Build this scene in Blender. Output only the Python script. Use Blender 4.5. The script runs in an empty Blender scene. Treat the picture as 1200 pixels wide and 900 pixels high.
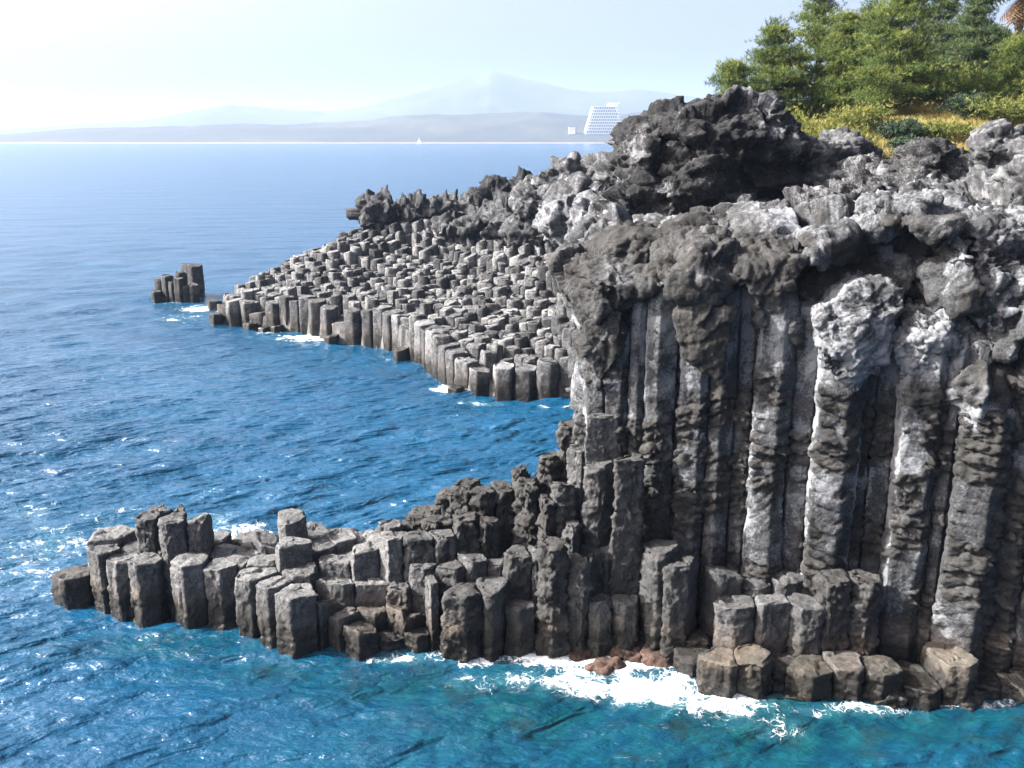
import bpy, bmesh, math, random
import numpy as np
from mathutils import Vector, Matrix, Euler
random.seed(7)
rng = np.random.default_rng(7)
SC = bpy.context.scene
COL = SC.collection

# ------------------------------------------------------------------ camera maths
H, F, PITCH = 15.0, 1100.0, math.radians(14.77)
def ray(u, v):
    dx = (u-600)/F; dy = (450-v)/F
    return dx, math.cos(PITCH)+dy*math.sin(PITCH), -math.sin(PITCH)+dy*math.cos(PITCH)
def atz(u, v, z):
    d = ray(u, v); t = (z-H)/d[2]; return (d[0]*t, d[1]*t)
def atD(u, v, D):
    d = ray(u, v); t = D/d[1]; return (d[0]*t, D, H+d[2]*t)

# ------------------------------------------------------------------ noise
def _hash(ix, iy, iz, s):
    with np.errstate(over='ignore'):
        h = (ix.astype(np.uint32)*np.uint32(374761393)) ^ (iy.astype(np.uint32)*np.uint32(668265263)) ^ (iz.astype(np.uint32)*np.uint32(2147483647-58)) ^ np.uint32(s*7919+13)
        h = (h ^ (h >> np.uint32(13)))*np.uint32(1274126177)
        h = (h ^ (h >> np.uint32(16)))*np.uint32(2246822519)
        h = h ^ (h >> np.uint32(15))
    return h.astype(np.float64)/4294967295.0
def vnoise(P, s=0):
    """value noise, about -1..1"""
    P = np.asarray(P, float); i = np.floor(P); f = P-i; i = i.astype(np.int64)
    w = f*f*f*(f*(f*6-15)+10)
    r = 0
    for a in (0, 1):
        for b in (0, 1):
            for c in (0, 1):
                ww = (w[..., 0] if a else 1-w[..., 0])*(w[..., 1] if b else 1-w[..., 1])*(w[..., 2] if c else 1-w[..., 2])
                r = r+ww*_hash(i[..., 0]+a, i[..., 1]+b, i[..., 2]+c, s)
    return r*2-1
def fbm(P, o=4, s=0, g=0.5):
    r = 0; a = 1; n = 0; P = np.asarray(P, float)
    for k in range(o):
        r = r+a*vnoise(P*(2.03**k)+k*17.3, s+k); n += a; a *= g
    return r/n*1.35
def ridged(P, o=4, s=0):
    r = 0; a = 1; n = 0; P = np.asarray(P, float)
    for k in range(o):
        r = r+a*(1-2*np.abs(vnoise(P*(2.03**k)+k*11.7, s+k))); n += a; a *= 0.5
    return r/n
def worley(P, s=0):
    """F1 distance and the nearest cell's own random number"""
    P = np.asarray(P, float); i = np.floor(P).astype(np.int64)
    best = np.full(P.shape[:-1], 9.0); rid = np.zeros(P.shape[:-1])
    for a in (-1, 0, 1):
        for b in (-1, 0, 1):
            for c in (-1, 0, 1):
                x, y, z = i[..., 0]+a, i[..., 1]+b, i[..., 2]+c
                d = (x+_hash(x, y, z, s)-P[..., 0])**2+(y+_hash(x, y, z, s+1)-P[..., 1])**2+(z+_hash(x, y, z, s+2)-P[..., 2])**2
                m = d < best
                best = np.where(m, d, best); rid = np.where(m, _hash(x, y, z, s+3), rid)
    return np.sqrt(best), rid
def facet(P, s=0, tilt=0.8, crack=0.0):
    """broken-rock steps: each cell has its own offset and slope"""
    P = np.asarray(P, float); i = np.floor(P).astype(np.int64)
    best = np.full(P.shape[:-1], 9.0); r = np.zeros(P.shape[:-1]); sec = best+0
    for a in (-1, 0, 1):
        for b in (-1, 0, 1):
            for c in (-1, 0, 1):
                x, y, z = i[..., 0]+a, i[..., 1]+b, i[..., 2]+c
                dx = P[..., 0]-x-_hash(x, y, z, s); dy = P[..., 1]-y-_hash(x, y, z, s+1); dz = P[..., 2]-z-_hash(x, y, z, s+2)
                d = dx*dx+dy*dy+dz*dz; m = d < best
                sec = np.minimum(sec, np.maximum(d, best)); best = np.where(m, d, best)
                q = (_hash(x, y, z, s+3)-.5)+tilt*((_hash(x, y, z, s+4)*2-1)*dx+(_hash(x, y, z, s+5)*2-1)*dy+(_hash(x, y, z, s+6)*2-1)*dz)
                r = np.where(m, q, r)
    if crack: r = r-crack*np.exp(-((np.sqrt(sec)-np.sqrt(best))/.085)**2)
    return r
def sstep(a, b, x):
    t = np.clip((x-a)/(b-a), 0, 1); return t*t*(3-2*t)

# ------------------------------------------------------------------ object helpers
def mesh_from(name, V, faces, mat=None, attrs=None, smooth=True):
    me = bpy.data.meshes.new(name)
    V = np.asarray(V, float)
    if isinstance(faces, np.ndarray):
        k = faces.shape[1]; n = len(faces)
        me.vertices.add(len(V)); me.vertices.foreach_set('co', V.ravel())
        me.loops.add(n*k); me.loops.foreach_set('vertex_index', faces.ravel().astype(np.int32))
        me.polygons.add(n); me.polygons.foreach_set('loop_start', np.arange(0, n*k, k, dtype=np.int32))
        me.update(calc_edges=True)
    else:
        me.from_pydata(V.tolist(), [], faces); me.update()
    if smooth: me.polygons.foreach_set('use_smooth', np.ones(len(me.polygons), bool))
    if attrs:
        for k, a in attrs.items():
            at = me.attributes.new(k, 'FLOAT', 'POINT'); at.data.foreach_set('value', np.broadcast_to(np.asarray(a, np.float32), (len(V),)).copy())
    if mat: me.materials.append(mat)
    return me
def link(name, data, parent=None, loc=None):
    o = bpy.data.objects.new(name, data); COL.objects.link(o)
    if parent is not None: o.parent = parent
    if loc is not None: o.location = loc
    return o
def tag(o, label, cat, group=None):
    o['label'] = label; o['category'] = cat; o['kind'] = 'thing'
    if group: o['group'] = group
    return o
def kind(o, k, label=None, cat=None):
    o['kind'] = k
    if label: o['label'] = label
    if cat: o['category'] = cat
    return o
ONES = 'first second third fourth fifth sixth seventh eighth ninth tenth eleventh twelfth thirteenth fourteenth fifteenth sixteenth seventeenth eighteenth nineteenth'.split()
TENS = {2: 'twent', 3: 'thirt', 4: 'fort', 5: 'fift', 6: 'sixt', 7: 'sevent', 8: 'eight', 9: 'ninet'}
def nth(n):
    if n < 20: return ONES[n-1]
    t, r = divmod(n, 10)
    if n >= 100: return 'hundredth' if n == 100 else 'hundred-and-'+nth(n-100)
    return TENS[t]+'ieth' if r == 0 else TENS[t]+'y-'+ONES[r-1]

# ------------------------------------------------------------------ material helpers
class NT:
    def __init__(self, name):
        self.m = bpy.data.materials.new(name); self.m.use_nodes = True
        self.t = self.m.node_tree; self.t.nodes.clear()
    def n(self, typ, **kw):
        nd = self.t.nodes.new(typ)
        for k, v in kw.items():
            if k.startswith('i_'):
                key = k[2:]; key = int(key) if key.isdigit() else key.replace('_', ' ')
                s = nd.inputs[key]
                if isinstance(v, bpy.types.NodeSocket): self.t.links.new(v, s)
                else: s.default_value = v
            else: setattr(nd, k, v)
        return nd
    def math(self, op, a, b=0.0, c=0.0, clamp=False):
        nd = self.t.nodes.new('ShaderNodeMath'); nd.operation = op; nd.use_clamp = clamp
        for i, x in enumerate((a, b, c)):
            if isinstance(x, bpy.types.NodeSocket): self.t.links.new(x, nd.inputs[i])
            else: nd.inputs[i].default_value = x
        return nd.outputs[0]
    def mix(self, fac, a, b, typ='MIX'):
        nd = self.t.nodes.new('ShaderNodeMix'); nd.data_type = 'RGBA'; nd.blend_type = typ
        for s, x in ((nd.inputs[0], fac), (nd.inputs[6], a), (nd.inputs[7], b)):
            if isinstance(x, bpy.types.NodeSocket): self.t.links.new(x, s)
            elif isinstance(x, (int, float)): s.default_value = x
            else: s.default_value = (*x, 1)
        return nd.outputs[2]
    def ss(self, x, a, b, lo=0.0, hi=1.0):
        nd = self.t.nodes.new('ShaderNodeMapRange'); nd.interpolation_type = 'SMOOTHSTEP'
        self.t.links.new(x, nd.inputs[0])
        for i, q in ((1, a), (2, b), (3, lo), (4, hi)): nd.inputs[i].default_value = q
        return nd.outputs[0]
    def noise(self, vec, scale, detail=4, rough=0.55, dist=0.0):
        nd = self.n('ShaderNodeTexNoise', i_Scale=scale, i_Detail=detail, i_Roughness=rough, i_Distortion=dist)
        if vec is not None: self.t.links.new(vec, nd.inputs['Vector'])
        return nd.outputs['Fac']
    def attr(self, name):
        return self.n('ShaderNodeAttribute', attribute_name=name).outputs['Fac']
    def out(self, sh, vol=None):
        o = self.n('ShaderNodeOutputMaterial')
        if sh is not None: self.t.links.new(sh, o.inputs['Surface'])
        if vol is not None: self.t.links.new(vol, o.inputs['Volume'])
        return self.m
    def pr(self, **kw):
        return self.n('ShaderNodeBsdfPrincipled', **kw)

def rock_material(name, dark, mid, pale, bias=0.0, wet=True, bumps=1.0, fine=14.0):
    t = NT(name)
    pos = t.n('ShaderNodeNewGeometry').outputs['Position']
    big = t.noise(pos, 0.55, 3); md = t.noise(pos, 2.6, 6, 0.62); fn = t.noise(pos, fine, 8, 0.7)
    vor = t.n('ShaderNodeTexVoronoi', i_Vector=pos, i_Scale=fine*0.55, i_Randomness=1.0).outputs['Distance']
    pa = t.attr('pale'); cr = t.attr('crust')
    rnd = t.n('ShaderNodeObjectInfo').outputs['Random']
    k = t.math('ADD', t.math('MULTIPLY', big, 0.5), t.math('MULTIPLY', md, 0.75))
    k = t.math('ADD', k, t.math('MULTIPLY_ADD', fn, 1.3, -.27))
    k = t.math('ADD', k, t.math('MULTIPLY', pa, 0.75))
    k = t.math('SUBTRACT', k, t.math('MULTIPLY', cr, 0.42))
    k = t.math('ADD', k, t.math('MULTIPLY_ADD', rnd, 0.12, bias-0.06))
    c = t.mix(t.ss(k, 0.72, 1.02), dark, mid)
    c = t.mix(t.ss(k, 1.02, 1.5), c, pale)
    brown = t.mix(fn, (0.008, 0.0077, 0.0074), (0.06, 0.057, 0.0525))
    c = t.mix(t.math('MULTIPLY', cr, t.ss(md, 0.35, 0.7, 0.35, 0.9)), c, brown)
    pit = t.ss(vor, 0.0, 0.32, 0.55, 1.0)
    c = t.mix(1.0, c, t.n('ShaderNodeCombineColor', i_0=pit, i_1=pit, i_2=pit).outputs[0], 'MULTIPLY')
    rough = 0.92
    if wet:
        z = t.n('ShaderNodeSeparateXYZ', i_0=pos).outputs[2]
        zn = t.math('ADD', z, t.math('MULTIPLY_ADD', md, 0.9, -0.6))
        c = t.mix(t.ss(zn, 1.6, 0.8, 0.0, 0.55), c, t.mix(t.ss(big, 0.42, 0.62), (0.034, 0.031, 0.027), (0.07, 0.052, 0.039)))
        c = t.mix(t.ss(zn, 1.0, 0.4, 0.0, 0.95), c, t.mix(t.ss(fn, 0.47, 0.62), (0.0055, 0.0055, 0.0052), (0.02, 0.0175, 0.013)))
        rough = t.ss(zn, 0.05, 0.6, 0.3, 0.92)
    hgt = t.math('ADD', t.math('MULTIPLY', md, 0.9), t.math('MULTIPLY', fn, 0.5))
    hgt = t.math('ADD', hgt, t.math('MULTIPLY', vor, 0.25))
    b = t.n('ShaderNodeBump', i_Strength=0.75*bumps, i_Distance=0.09, i_Height=hgt).outputs[0]
    p = t.pr(i_Base_Color=c, i_Roughness=rough, i_Normal=b)
    p.inputs['Specular IOR Level'].default_value = 0.25
    return t.out(p.outputs[0])

M_COL = rock_material('basalt', (0.0064, 0.0066, 0.0070), (0.0302, 0.0311, 0.0324), (0.1038, 0.1038, 0.1038))
M_FAR = rock_material('far_basalt', (0.0054, 0.0057, 0.0062), (0.0270, 0.0279, 0.0292), (0.1144, 0.1153, 0.1170), fine=6.0)
M_WALL = rock_material('cliff_basalt', (0.0034, 0.0036, 0.0038), (0.0281, 0.0294, 0.0317), (0.1214, 0.1276, 0.1373))
M_SCORIA = rock_material('scoria', (0.0019, 0.0020, 0.0023), (0.0081, 0.0083, 0.0089), (0.1021, 0.1038, 0.1091), wet=False, bumps=1.3)
M_RIDGE = rock_material('ridge_rock', (0.0043, 0.0046, 0.0054), (0.0223, 0.0230, 0.0246), (0.1038, 0.1065, 0.1109), wet=False, fine=5.0)
M_RED = rock_material('rust_rock', (0.0060, 0.0039, 0.0032), (0.0191, 0.0112, 0.0088), (0.0748, 0.0458, 0.0352), wet=False)
M_MOSS = rock_material('weedy_basalt', (0.0071, 0.0066, 0.0045), (0.0266, 0.0252, 0.0184), (0.0986, 0.0942, 0.0836), wet=True)

# ------------------------------------------------------------------ columns
def resample(poly, M, cut=0.055):
    P = []
    n = len(poly)
    for i in range(n):
        a, b = np.array(poly[i]), np.array(poly[(i+1) % n])
        P += [a+(b-a)*cut, a+(b-a)*(1-cut)]
    P = np.array(P); Q = np.vstack([P, P[:1]])
    s = np.concatenate([[0], np.cumsum(np.linalg.norm(np.diff(Q, axis=0), axis=1))])
    t = np.linspace(0, s[-1], M, endpoint=False)
    return np.stack([np.interp(t, s, Q[:, k]) for k in (0, 1)], 1)
def column_mesh(name, poly, z0, z1, tilt=(0, 0), M=56, dz=0.11, bev=0.07, rough=0.06, lump=0.0, band=0.0, nt=6, mat=None, pale=0.2, crust=0.0, seed=0, rfun=None, origin=None, taper=0.03, lumpw=None, cracks=0):
    """one basalt column: a many-sided prism with weathered faces, worn rim and a broken top; returns vertices in world space"""
    c = np.mean(np.array(poly), 0)
    B = resample(poly, M)
    d = B-c
    top = z1+d@np.array(tilt)
    nz = max(3, int((z1-z0)/dz))
    T = np.linspace(0, 1, nz)
    rimn = 0.6+0.7*(fbm(np.c_[B*1.7, np.full(M, z1)], 2, seed+5)+0.5)
    bv = bev*np.clip(rimn, 0.25, 2.2)
    rings = []
    for t in T:
        s = 1+taper*(1-t)
        if rfun is not None: s = rfun(z0+t*(z1-z0))
        rings.append(np.c_[c+d*s, z0+t*(top-bv-z0)])
    L = np.linalg.norm(d, axis=1)
    for q in (0.35, 0.75, 1.0):
        rings.append(np.c_[c+d*(1-(bv/L)*(1-math.sqrt(max(0, 1-q*q))))[:, None], top-bv*(1-q)])
    for q in np.linspace(0.84, 0.18, nt):
        rings.append(np.c_[c+d*q, z1+(d*q)@np.array(tilt)])
    R = np.array(rings)
    out = np.zeros_like(R); out[:, :, :2] = d/L[:, None]
    side = np.ones(len(R)); side[nz+3:] = 0
    N = fbm(R*0.9, 2, seed)*0.55+fbm(R*3.1, 3, seed+3)*0.45
    disp = rough*N
    if lump > 0:
        Rw = R+.06*np.stack([vnoise(R*4, seed), vnoise(R*4, seed+1), vnoise(R*4, seed+2)], -1)
        lw = 1.0 if lumpw is None else lumpw(R.reshape(-1, 3)).reshape(R.shape[:2])
        disp = disp+lw*lump*(.75*facet(Rw*np.array([1.9, 1.9, 2.9]), seed % 40, .9)+.5*facet(Rw*np.array([4.2, 4.2, 7.5]), seed % 40+11, .9)+.22*fbm(R*9, 2, seed+6))
    if cracks:
        disp = disp+.045*facet(R*np.array([2.6, 2.6, 1.6]), seed % 31, 1.0)+.02*facet(R*6.0, seed % 29, 1.0)
        rc = random.Random(seed)
        for q in range(cracks):
            zc = rc.uniform(z0+1.3, z1-.15)+.12*vnoise(R*np.array([1.5, 1.5, 0]), seed+q)
            disp = disp-.045*np.exp(-((R[..., 2]-zc)/.035)**2)*(vnoise(R*np.array([1.2, 1.2, .2]), seed+q+3) > -.25)
    if band > 0:
        zz = R[..., 2]*2.6+1.5*vnoise(R*np.array([.9, .9, .45]), seed+9)+.25*vnoise(R*np.array([3, 3, 1.]), seed+10)+seed*.37
        lv = np.floor(zz).astype(np.int64); fr_ = zz-lv
        off = _hash(lv, lv*0+seed, lv*0, 5)-.5
        bw = 1.0 if lumpw is None else .1+.9*lw
        disp = disp+bw*band*(1.15*off+.35*(1-np.abs(2*fr_-1))-.9*np.exp(-(np.minimum(fr_, 1-fr_)/.075)**2))
    R = R+out*(disp*side[:, None])[..., None]
    tz = (1-side)[:, None]*(fbm(R[..., :]*np.array([1.6, 1.6, 1.6]), 3, seed+21)*0.06*min(1, rough/0.06)+(fbm(R*5.5, 2, seed+8)*0.02))
    if cracks: tz = tz+(1-side)[:, None]*(.09*facet(R*np.array([1.7, 1.7, .5]), seed % 37+3, .6))
    R[..., 2] += tz
    V = np.vstack([R.reshape(-1, 3), [[c[0], c[1], R[-1, :, 2].mean()]]])
    nr = len(R)
    i = np.arange(nr-1)[:, None]*M; j = np.arange(M)[None]; j2 = (j+1) % M
    Fq = np.stack([i+j, i+j2, i+M+j2, i+M+j], -1).reshape(-1, 4)
    k = (nr-1)*M
    jj = np.arange(M)
    Ft = np.stack([k+jj, k+(jj+1) % M, np.full(M, len(V)-1), np.full(M, len(V)-1)], -1)
    return V, Fq, Ft[:, :3], c
def column_obj(name, poly, z0, z1, mat=M_COL, pale=0.2, crust=0.0, parent=None, **kw):
    V, Fq, Ft, c = column_mesh(name, poly, z0, z1, **kw)
    o0 = np.array([c[0], c[1], z0])
    me = mesh_from(name, V-o0, [tuple(f) for f in Fq.tolist()]+[tuple(f) for f in Ft.tolist()], mat)
    n = len(V)
    pa = me.attributes.new('pale', 'FLOAT', 'POINT'); pa.data.foreach_set('value', np.broadcast_to(np.asarray(pale(V) if callable(pale) else pale, np.float32), (n,)).copy())
    ca = me.attributes.new('crust', 'FLOAT', 'POINT'); ca.data.foreach_set('value', np.broadcast_to(np.asarray(crust(V) if callable(crust) else crust, np.float32), (n,)).copy())
    return link(name, me, parent, o0)

def clip_poly(poly, a, b):
    """part of poly nearer to a than to b"""
    mx, my = (a[0]+b[0])/2, (a[1]+b[1])/2; nx, ny = b[0]-a[0], b[1]-a[1]
    out = []; n = len(poly)
    for i in range(n):
        p, q = poly[i], poly[(i+1) % n]
        dp = (p[0]-mx)*nx+(p[1]-my)*ny; dq = (q[0]-mx)*nx+(q[1]-my)*ny
        if dp <= 0: out.append(p)
        if (dp < 0 < dq) or (dq < 0 < dp):
            t = dp/(dp-dq); out.append((p[0]+(q[0]-p[0])*t, p[1]+(q[1]-p[1])*t))
    return out
def cells(sites, R, shrink=0.97, orient=-math.pi/2):
    S = np.array([q[:2] for q in sites], float); res = []
    for i, s in enumerate(S):
        r = R[i] if hasattr(R, '__len__') else R
        n = random.choice((6, 6, 6, 6, 5, 7)) if orient is None else 6; a0 = random.random()*6.28 if orient is None else orient+random.uniform(-.22, .22)
        poly = [(s[0]+r*math.cos(a0+k*6.2832/n+random.uniform(-.12, .12)), s[1]+r*math.sin(a0+k*6.2832/n+random.uniform(-.12, .12))) for k in range(n)]
        dd = np.hypot(*(S-s).T)
        for j in np.argsort(dd)[1:14]:
            if dd[j] < 3.2*r: poly = clip_poly(poly, s, S[j])
        # drop very short edges
        q = []
        for p in poly:
            if not q or math.hypot(p[0]-q[-1][0], p[1]-q[-1][1]) > 0.07*r: q.append(p)
        if len(q) > 3 and math.hypot(q[0][0]-q[-1][0], q[0][1]-q[-1][1]) < 0.07*r: q.pop()
        cx, cy = np.mean([p[0] for p in q]), np.mean([p[1] for p in q])
        res.append([(cx+(p[0]-cx)*shrink, cy+(p[1]-cy)*shrink) for p in q])
    return res
def inside(p, poly):
    r = False; n = len(poly)
    for i in range(n):
        a, b = poly[i], poly[i-1]
        if (a[1] > p[1]) != (b[1] > p[1]) and p[0] < (b[0]-a[0])*(p[1]-a[1])/(b[1]-a[1])+a[0]: r = not r
    return r

# ---- near spit and the blocks at the foot of the cliff, by what the photo shows of each top
# u, v of the top's middle in the photograph, height of the top, radius, crusty lumps, tilt x, tilt y
SPIT = [
 (89,669,.95,.75,0,.05,.1),(129,627,2.2,.85,0,0,0),(127,641,2.1,.6,0,0,.1),(144,653,1.95,.5,0,0,0),(171,654,2.05,.56,0,0,.05),(154,643,1.9,.6,0,0,0),
 (199,640,2.05,.6,0,0,0),(224,654,2.2,.6,0,0,.04),(177,603,3.15,.5,.03,0,0),(203,606,3.25,.52,.03,0,0),(231,608,3.1,.55,.03,.1,0),(211,599,3.3,.45,.05,0,0),(186,598,3.2,.45,.05,0,0),
 (250,630,1.95,.55,0,.1,0),(229,645,1.85,.5,0,0,0),(261,646,1.95,.6,0,0,0),(262,659,2.05,.62,0,.1,.05),(303,671,1.95,.7,0,0,.06),(321,682,1.9,.5,0,0,.1),(349,690,1.85,.72,0,0,.08),
 (351,667,2.0,.7,0,0,0),(343,637,2.65,.62,0,0,.05),(339,605,3.0,.55,0,0,-.1),(313,633,2.25,.6,0,-.25,0),(289,647,2.0,.7,0,0,0),(305,656,2.0,.6,0,0,0),(277,656,2.0,.6,0,0,0),
 (371,622,2.1,.75,0,0,0),(373,637,2.2,.6,0,0,0),(400,627,2.25,.65,0,0,0),(431,629,2.05,.65,0,0,0),(396,656,2.1,.85,0,0,.12),(433,643,2.55,.68,0,.05,0),(391,681,1.7,.7,0,-.05,.15),
 (385,703,1.3,.8,0,-.1,.4),(404,719,1.0,.55,0,.1,.2),(424,733,.8,.6,0,-.2,.2),(438,715,.95,.6,0,0,0),(439,680,1.65,.7,0,0,0),(455,628,3.0,.7,.01,0,.12),(458,613,3.2,.4,.02,0,0),(493,630,3.0,.66,.03,0,.1),
 (494,663,2.3,.45,.02,0,.1),(469,688,1.7,.55,.05,.1,0),(466,711,1.15,.55,.05,0,.1),(487,721,.9,.55,.02,0,.2),(494,735,.6,.6,0,0,.15),(457,741,.4,.55,0,0,.1),
 (520,626,3.0,.62,.04,0,.1),(555,650,2.65,.62,.02,-.1,.1),(524,665,2.35,.65,.04,.15,0),(505,677,2.2,.55,.02,0,.15),(544,691,2.0,.66,.05,0,.1),(576,682,2.1,.8,.03,0,.05),(583,657,2.6,.55,.03,0,.1),
 (607,645,3.0,.6,.04,-.1,.1),(633,643,3.05,.66,.04,.1,.1),(609,708,1.5,.45,.02,0,.1),(518,725,.8,.5,.03,0,.1),(548,607,3.7,.55,.07,0,0),(573,609,3.8,.36,.07,0,0),
 (545,566,5.0,.5,.09,0,0),(567,572,4.9,.5,.08,0,.1),(590,570,5.2,.5,.08,0,0),(616,566,5.3,.5,.08,0,0),(637,581,4.7,.5,.07,0,.2),(660,567,5.2,.5,.07,0,.1),
 (528,577,4.3,.55,.1,0,0),(508,595,3.7,.5,.1,0,0),(489,609,3.2,.5,.1,0,0),(512,607,3.4,.5,.1,0,0),(496,598,3.5,.4,.1,0,0)]
STAIR = [
 (703,487,6.9,.6,.02,0,.05),(733,536,5.95,.62,.05,0,0),(704,545,5.5,.5,.06,.1,0),(683,524,5.8,.5,.02,0,.1),(687,485,6.7,.5,.05,0,0),(667,497,6.2,.5,.09,0,0),(647,536,5.1,.55,.1,0,0),
 (615,551,4.65,.5,.1,0,0),(623,563,4.6,.5,.1,0,0),(657,568,4.8,.5,.06,0,.2),(637,584,4.4,.5,.08,0,0),(669,617,3.8,.6,.06,0,0),(690,646,3.2,.5,.06,0,0),(650,632,3.6,.5,.07,0,0),
 (680,651,3.0,.5,.05,0,0),(702,701,1.7,.42,.03,0,0),(733,701,1.7,.42,.03,0,0),(716,640,3.4,.45,.03,0,0),(660,672,2.4,.5,.05,0,0),(655,735,.5,.5,.03,0,0),(683,738,.5,.45,.03,0,0)]
FOOT = [
 (774,642,3.25,.66,.05,.1,0),(807,660,3.05,.72,.04,0,.06),(849,669,2.6,.62,.03,-.2,.2),(884,681,2.25,.45,.03,0,0),(918,671,2.45,.72,.03,.1,0),(861,706,2.1,.78,.02,.05,.1),(909,705,2.2,.7,.02,0,.15),
 (943,706,2.2,.64,.03,0,.05),(980,676,2.95,.62,.07,0,0),(1012,676,2.95,.52,.07,0,0),(846,765,1.0,.72,.02,0,.1),(878,763,1.1,.7,.04,.1,0),(813,764,.6,.6,.02,0,0),(812,746,.75,.5,.01,0,0),
 (949,777,.85,.68,.01,0,0),(991,771,.95,.76,.01,0,.05),(1029,778,.85,.66,.02,0,.1),(1110,766,1.1,.85,.01,.1,.12),(1076,792,.45,.8,.02,0,0),(1150,792,.3,.6,.03,0,0),(1184,792,.3,.6,.03,0,0),(915,770,.7,.7,.03,0,0)]
DEEP = {(545,566):28.4,(567,572):28.2,(590,570):28.3,(616,566):28.4,(637,581):27.6,(660,567):27.9,(528,577):28.7,(508,595):28.8,(489,609):28.6,(512,607):28.2,(496,598):29.3,
        (548,607):27.3,(573,609):27.3,(607,645):26.5,(633,643):26.6,(555,650):26.6,(583,657):26.7,(458,613):28.0,(716,640):26.2,(690,646):25.8,(680,651):25.5}
sites = []
for zone, L in (('spit', SPIT), ('stair', STAIR), ('foot', FOOT)):
    for (u, v, z, r, lump, tx, ty) in L:
        if (u, v) in DEEP:
            x, y, z = atD(u, v, DEEP[(u, v)])
        else: x, y = atz(u, v, z)
        sites.append((x, y, z, r, lump, tx, ty, zone))
# low columns between the listed ones, so that the spit is closed ground
spit_edge = [atz(u, v, 0) for u, v in [(112,722),(225,730),(300,750),(345,762),(440,764),(520,760),(610,755),(700,762),(770,757)]]+[(5.2,27.6),(2.6,28.6),(0.6,28.9),(-1.5,29.2),(-3.5,29.9),(-6.4,30.4),(-9.6,30.2),(-12,29.6),(-13.9,29.2)]
yy = 24.5; row = 0
while yy < 31:
    xx = -15+(row % 2)*0.5
    while xx < 6:
        px, py = xx+random.uniform(-.15, .15), yy+random.uniform(-.15, .15)
        if inside((px, py), spit_edge) and min(math.hypot(px-s[0], py-s[1]) for s in sites) > 0.8:
            near = sorted(sites, key=lambda s: math.hypot(px-s[0], py-s[1]))[:3]
            z = max(0.25, min(s[2] for s in near)-random.uniform(0.1, .5))
            sites.append((px, py, z, .62, .03, random.uniform(-.12, .12), random.uniform(-.05, .12), 'spit'))
        xx += 1.0
    yy += 0.88; row += 1
polys = cells(sites, [s[3]*1.12 for s in sites], .955)
near_cols = []
for i, (s, po) in enumerate(zip(sites, polys)):
    x, y, z, r, lump, tx, ty, zone = s
    big = lump > 0.06
    mat = M_MOSS if (zone == 'foot' and z < 1.2 and i % 3) else M_COL
    cr = min(1.0, lump*9)
    o = column_obj('basalt_column', po, -1.2, z, mat=mat, pale=(0.28 if not big else 0.1) + random.uniform(-.08, .1), crust=cr, tilt=(tx, -ty), rough=0.055 if lump < .04 else .1, lump=lump*1.9,
                   bev=0.045 if lump < 0.04 else 0.12, seed=i*3+1, M=84, dz=0.06, cracks=random.choice((1, 1, 2, 3)), nt=8)
    near_cols.append((o, x, y, z, zone, r, lump))
# labels: rows by depth from the water in front, ordinal along the row from the seaward tip
def label_rows(items, place, group, end, rowname):
    for rn, L in items.items():
        L.sort(key=lambda q: q[1])
        for k, q in enumerate(L):
            o, x, y, z, zone, r, lump = q
            zs = [w[3] for w in L]
            hgt = 'tall' if z > np.percentile(zs, 70) else ('low' if z < np.percentile(zs, 30) else 'middling')
            tex = 'crusty' if lump > 0.06 else ('flat-topped' if lump < .025 else 'weathered')
            tag(o, f'{hgt} {tex} column, {nth(k+1)} from {end} in {place} {rowname[rn]}', 'basalt column', group)
def front_y(x):
    P = [(-15.1,28.7),(-13.4,27.8),(-10.1,26.8),(-7.8,25.8),(-6.5,25.2),(-2,25.3),(2.5,25.2),(4.6,25.4)]
    return np.interp(x, [p[0] for p in P], [p[1] for p in P])
rows = {}
for q in near_cols:
    if q[4] == 'spit':
        dd = q[2]-front_y(q[1]); rows.setdefault(int(np.clip((dd-.1)/1.0, 0, 3)), []).append(q)
label_rows(rows, 'the near spit\'s', 'basalt columns of the near spit', 'the seaward tip', {0: 'waterline row', 1: 'second row', 2: 'third row', 3: 'back row'})
rows = {}
for q in near_cols:
    if q[4] == 'stair': rows.setdefault(0 if q[3] > 5.4 else (1 if q[3] > 4 else (2 if q[3] > 2 else 3)), []).append(q)
label_rows(rows, 'the cliff steps\'', 'stepped basalt columns beside the cliff', 'the seaward side', {0: 'top flight', 1: 'upper flight', 2: 'lower flight', 3: 'bottom flight'})
rows = {}
for q in near_cols:
    if q[4] == 'foot': rows.setdefault(0 if q[3] < 1.2 else (1 if q[3] < 2.23 else 2), []).append(q)
label_rows(rows, 'the cliff foot\'s', 'basalt blocks at the foot of the cliff', 'the spit', {0: 'waterline row', 1: 'middle row', 2: 'upper row'})

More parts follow.
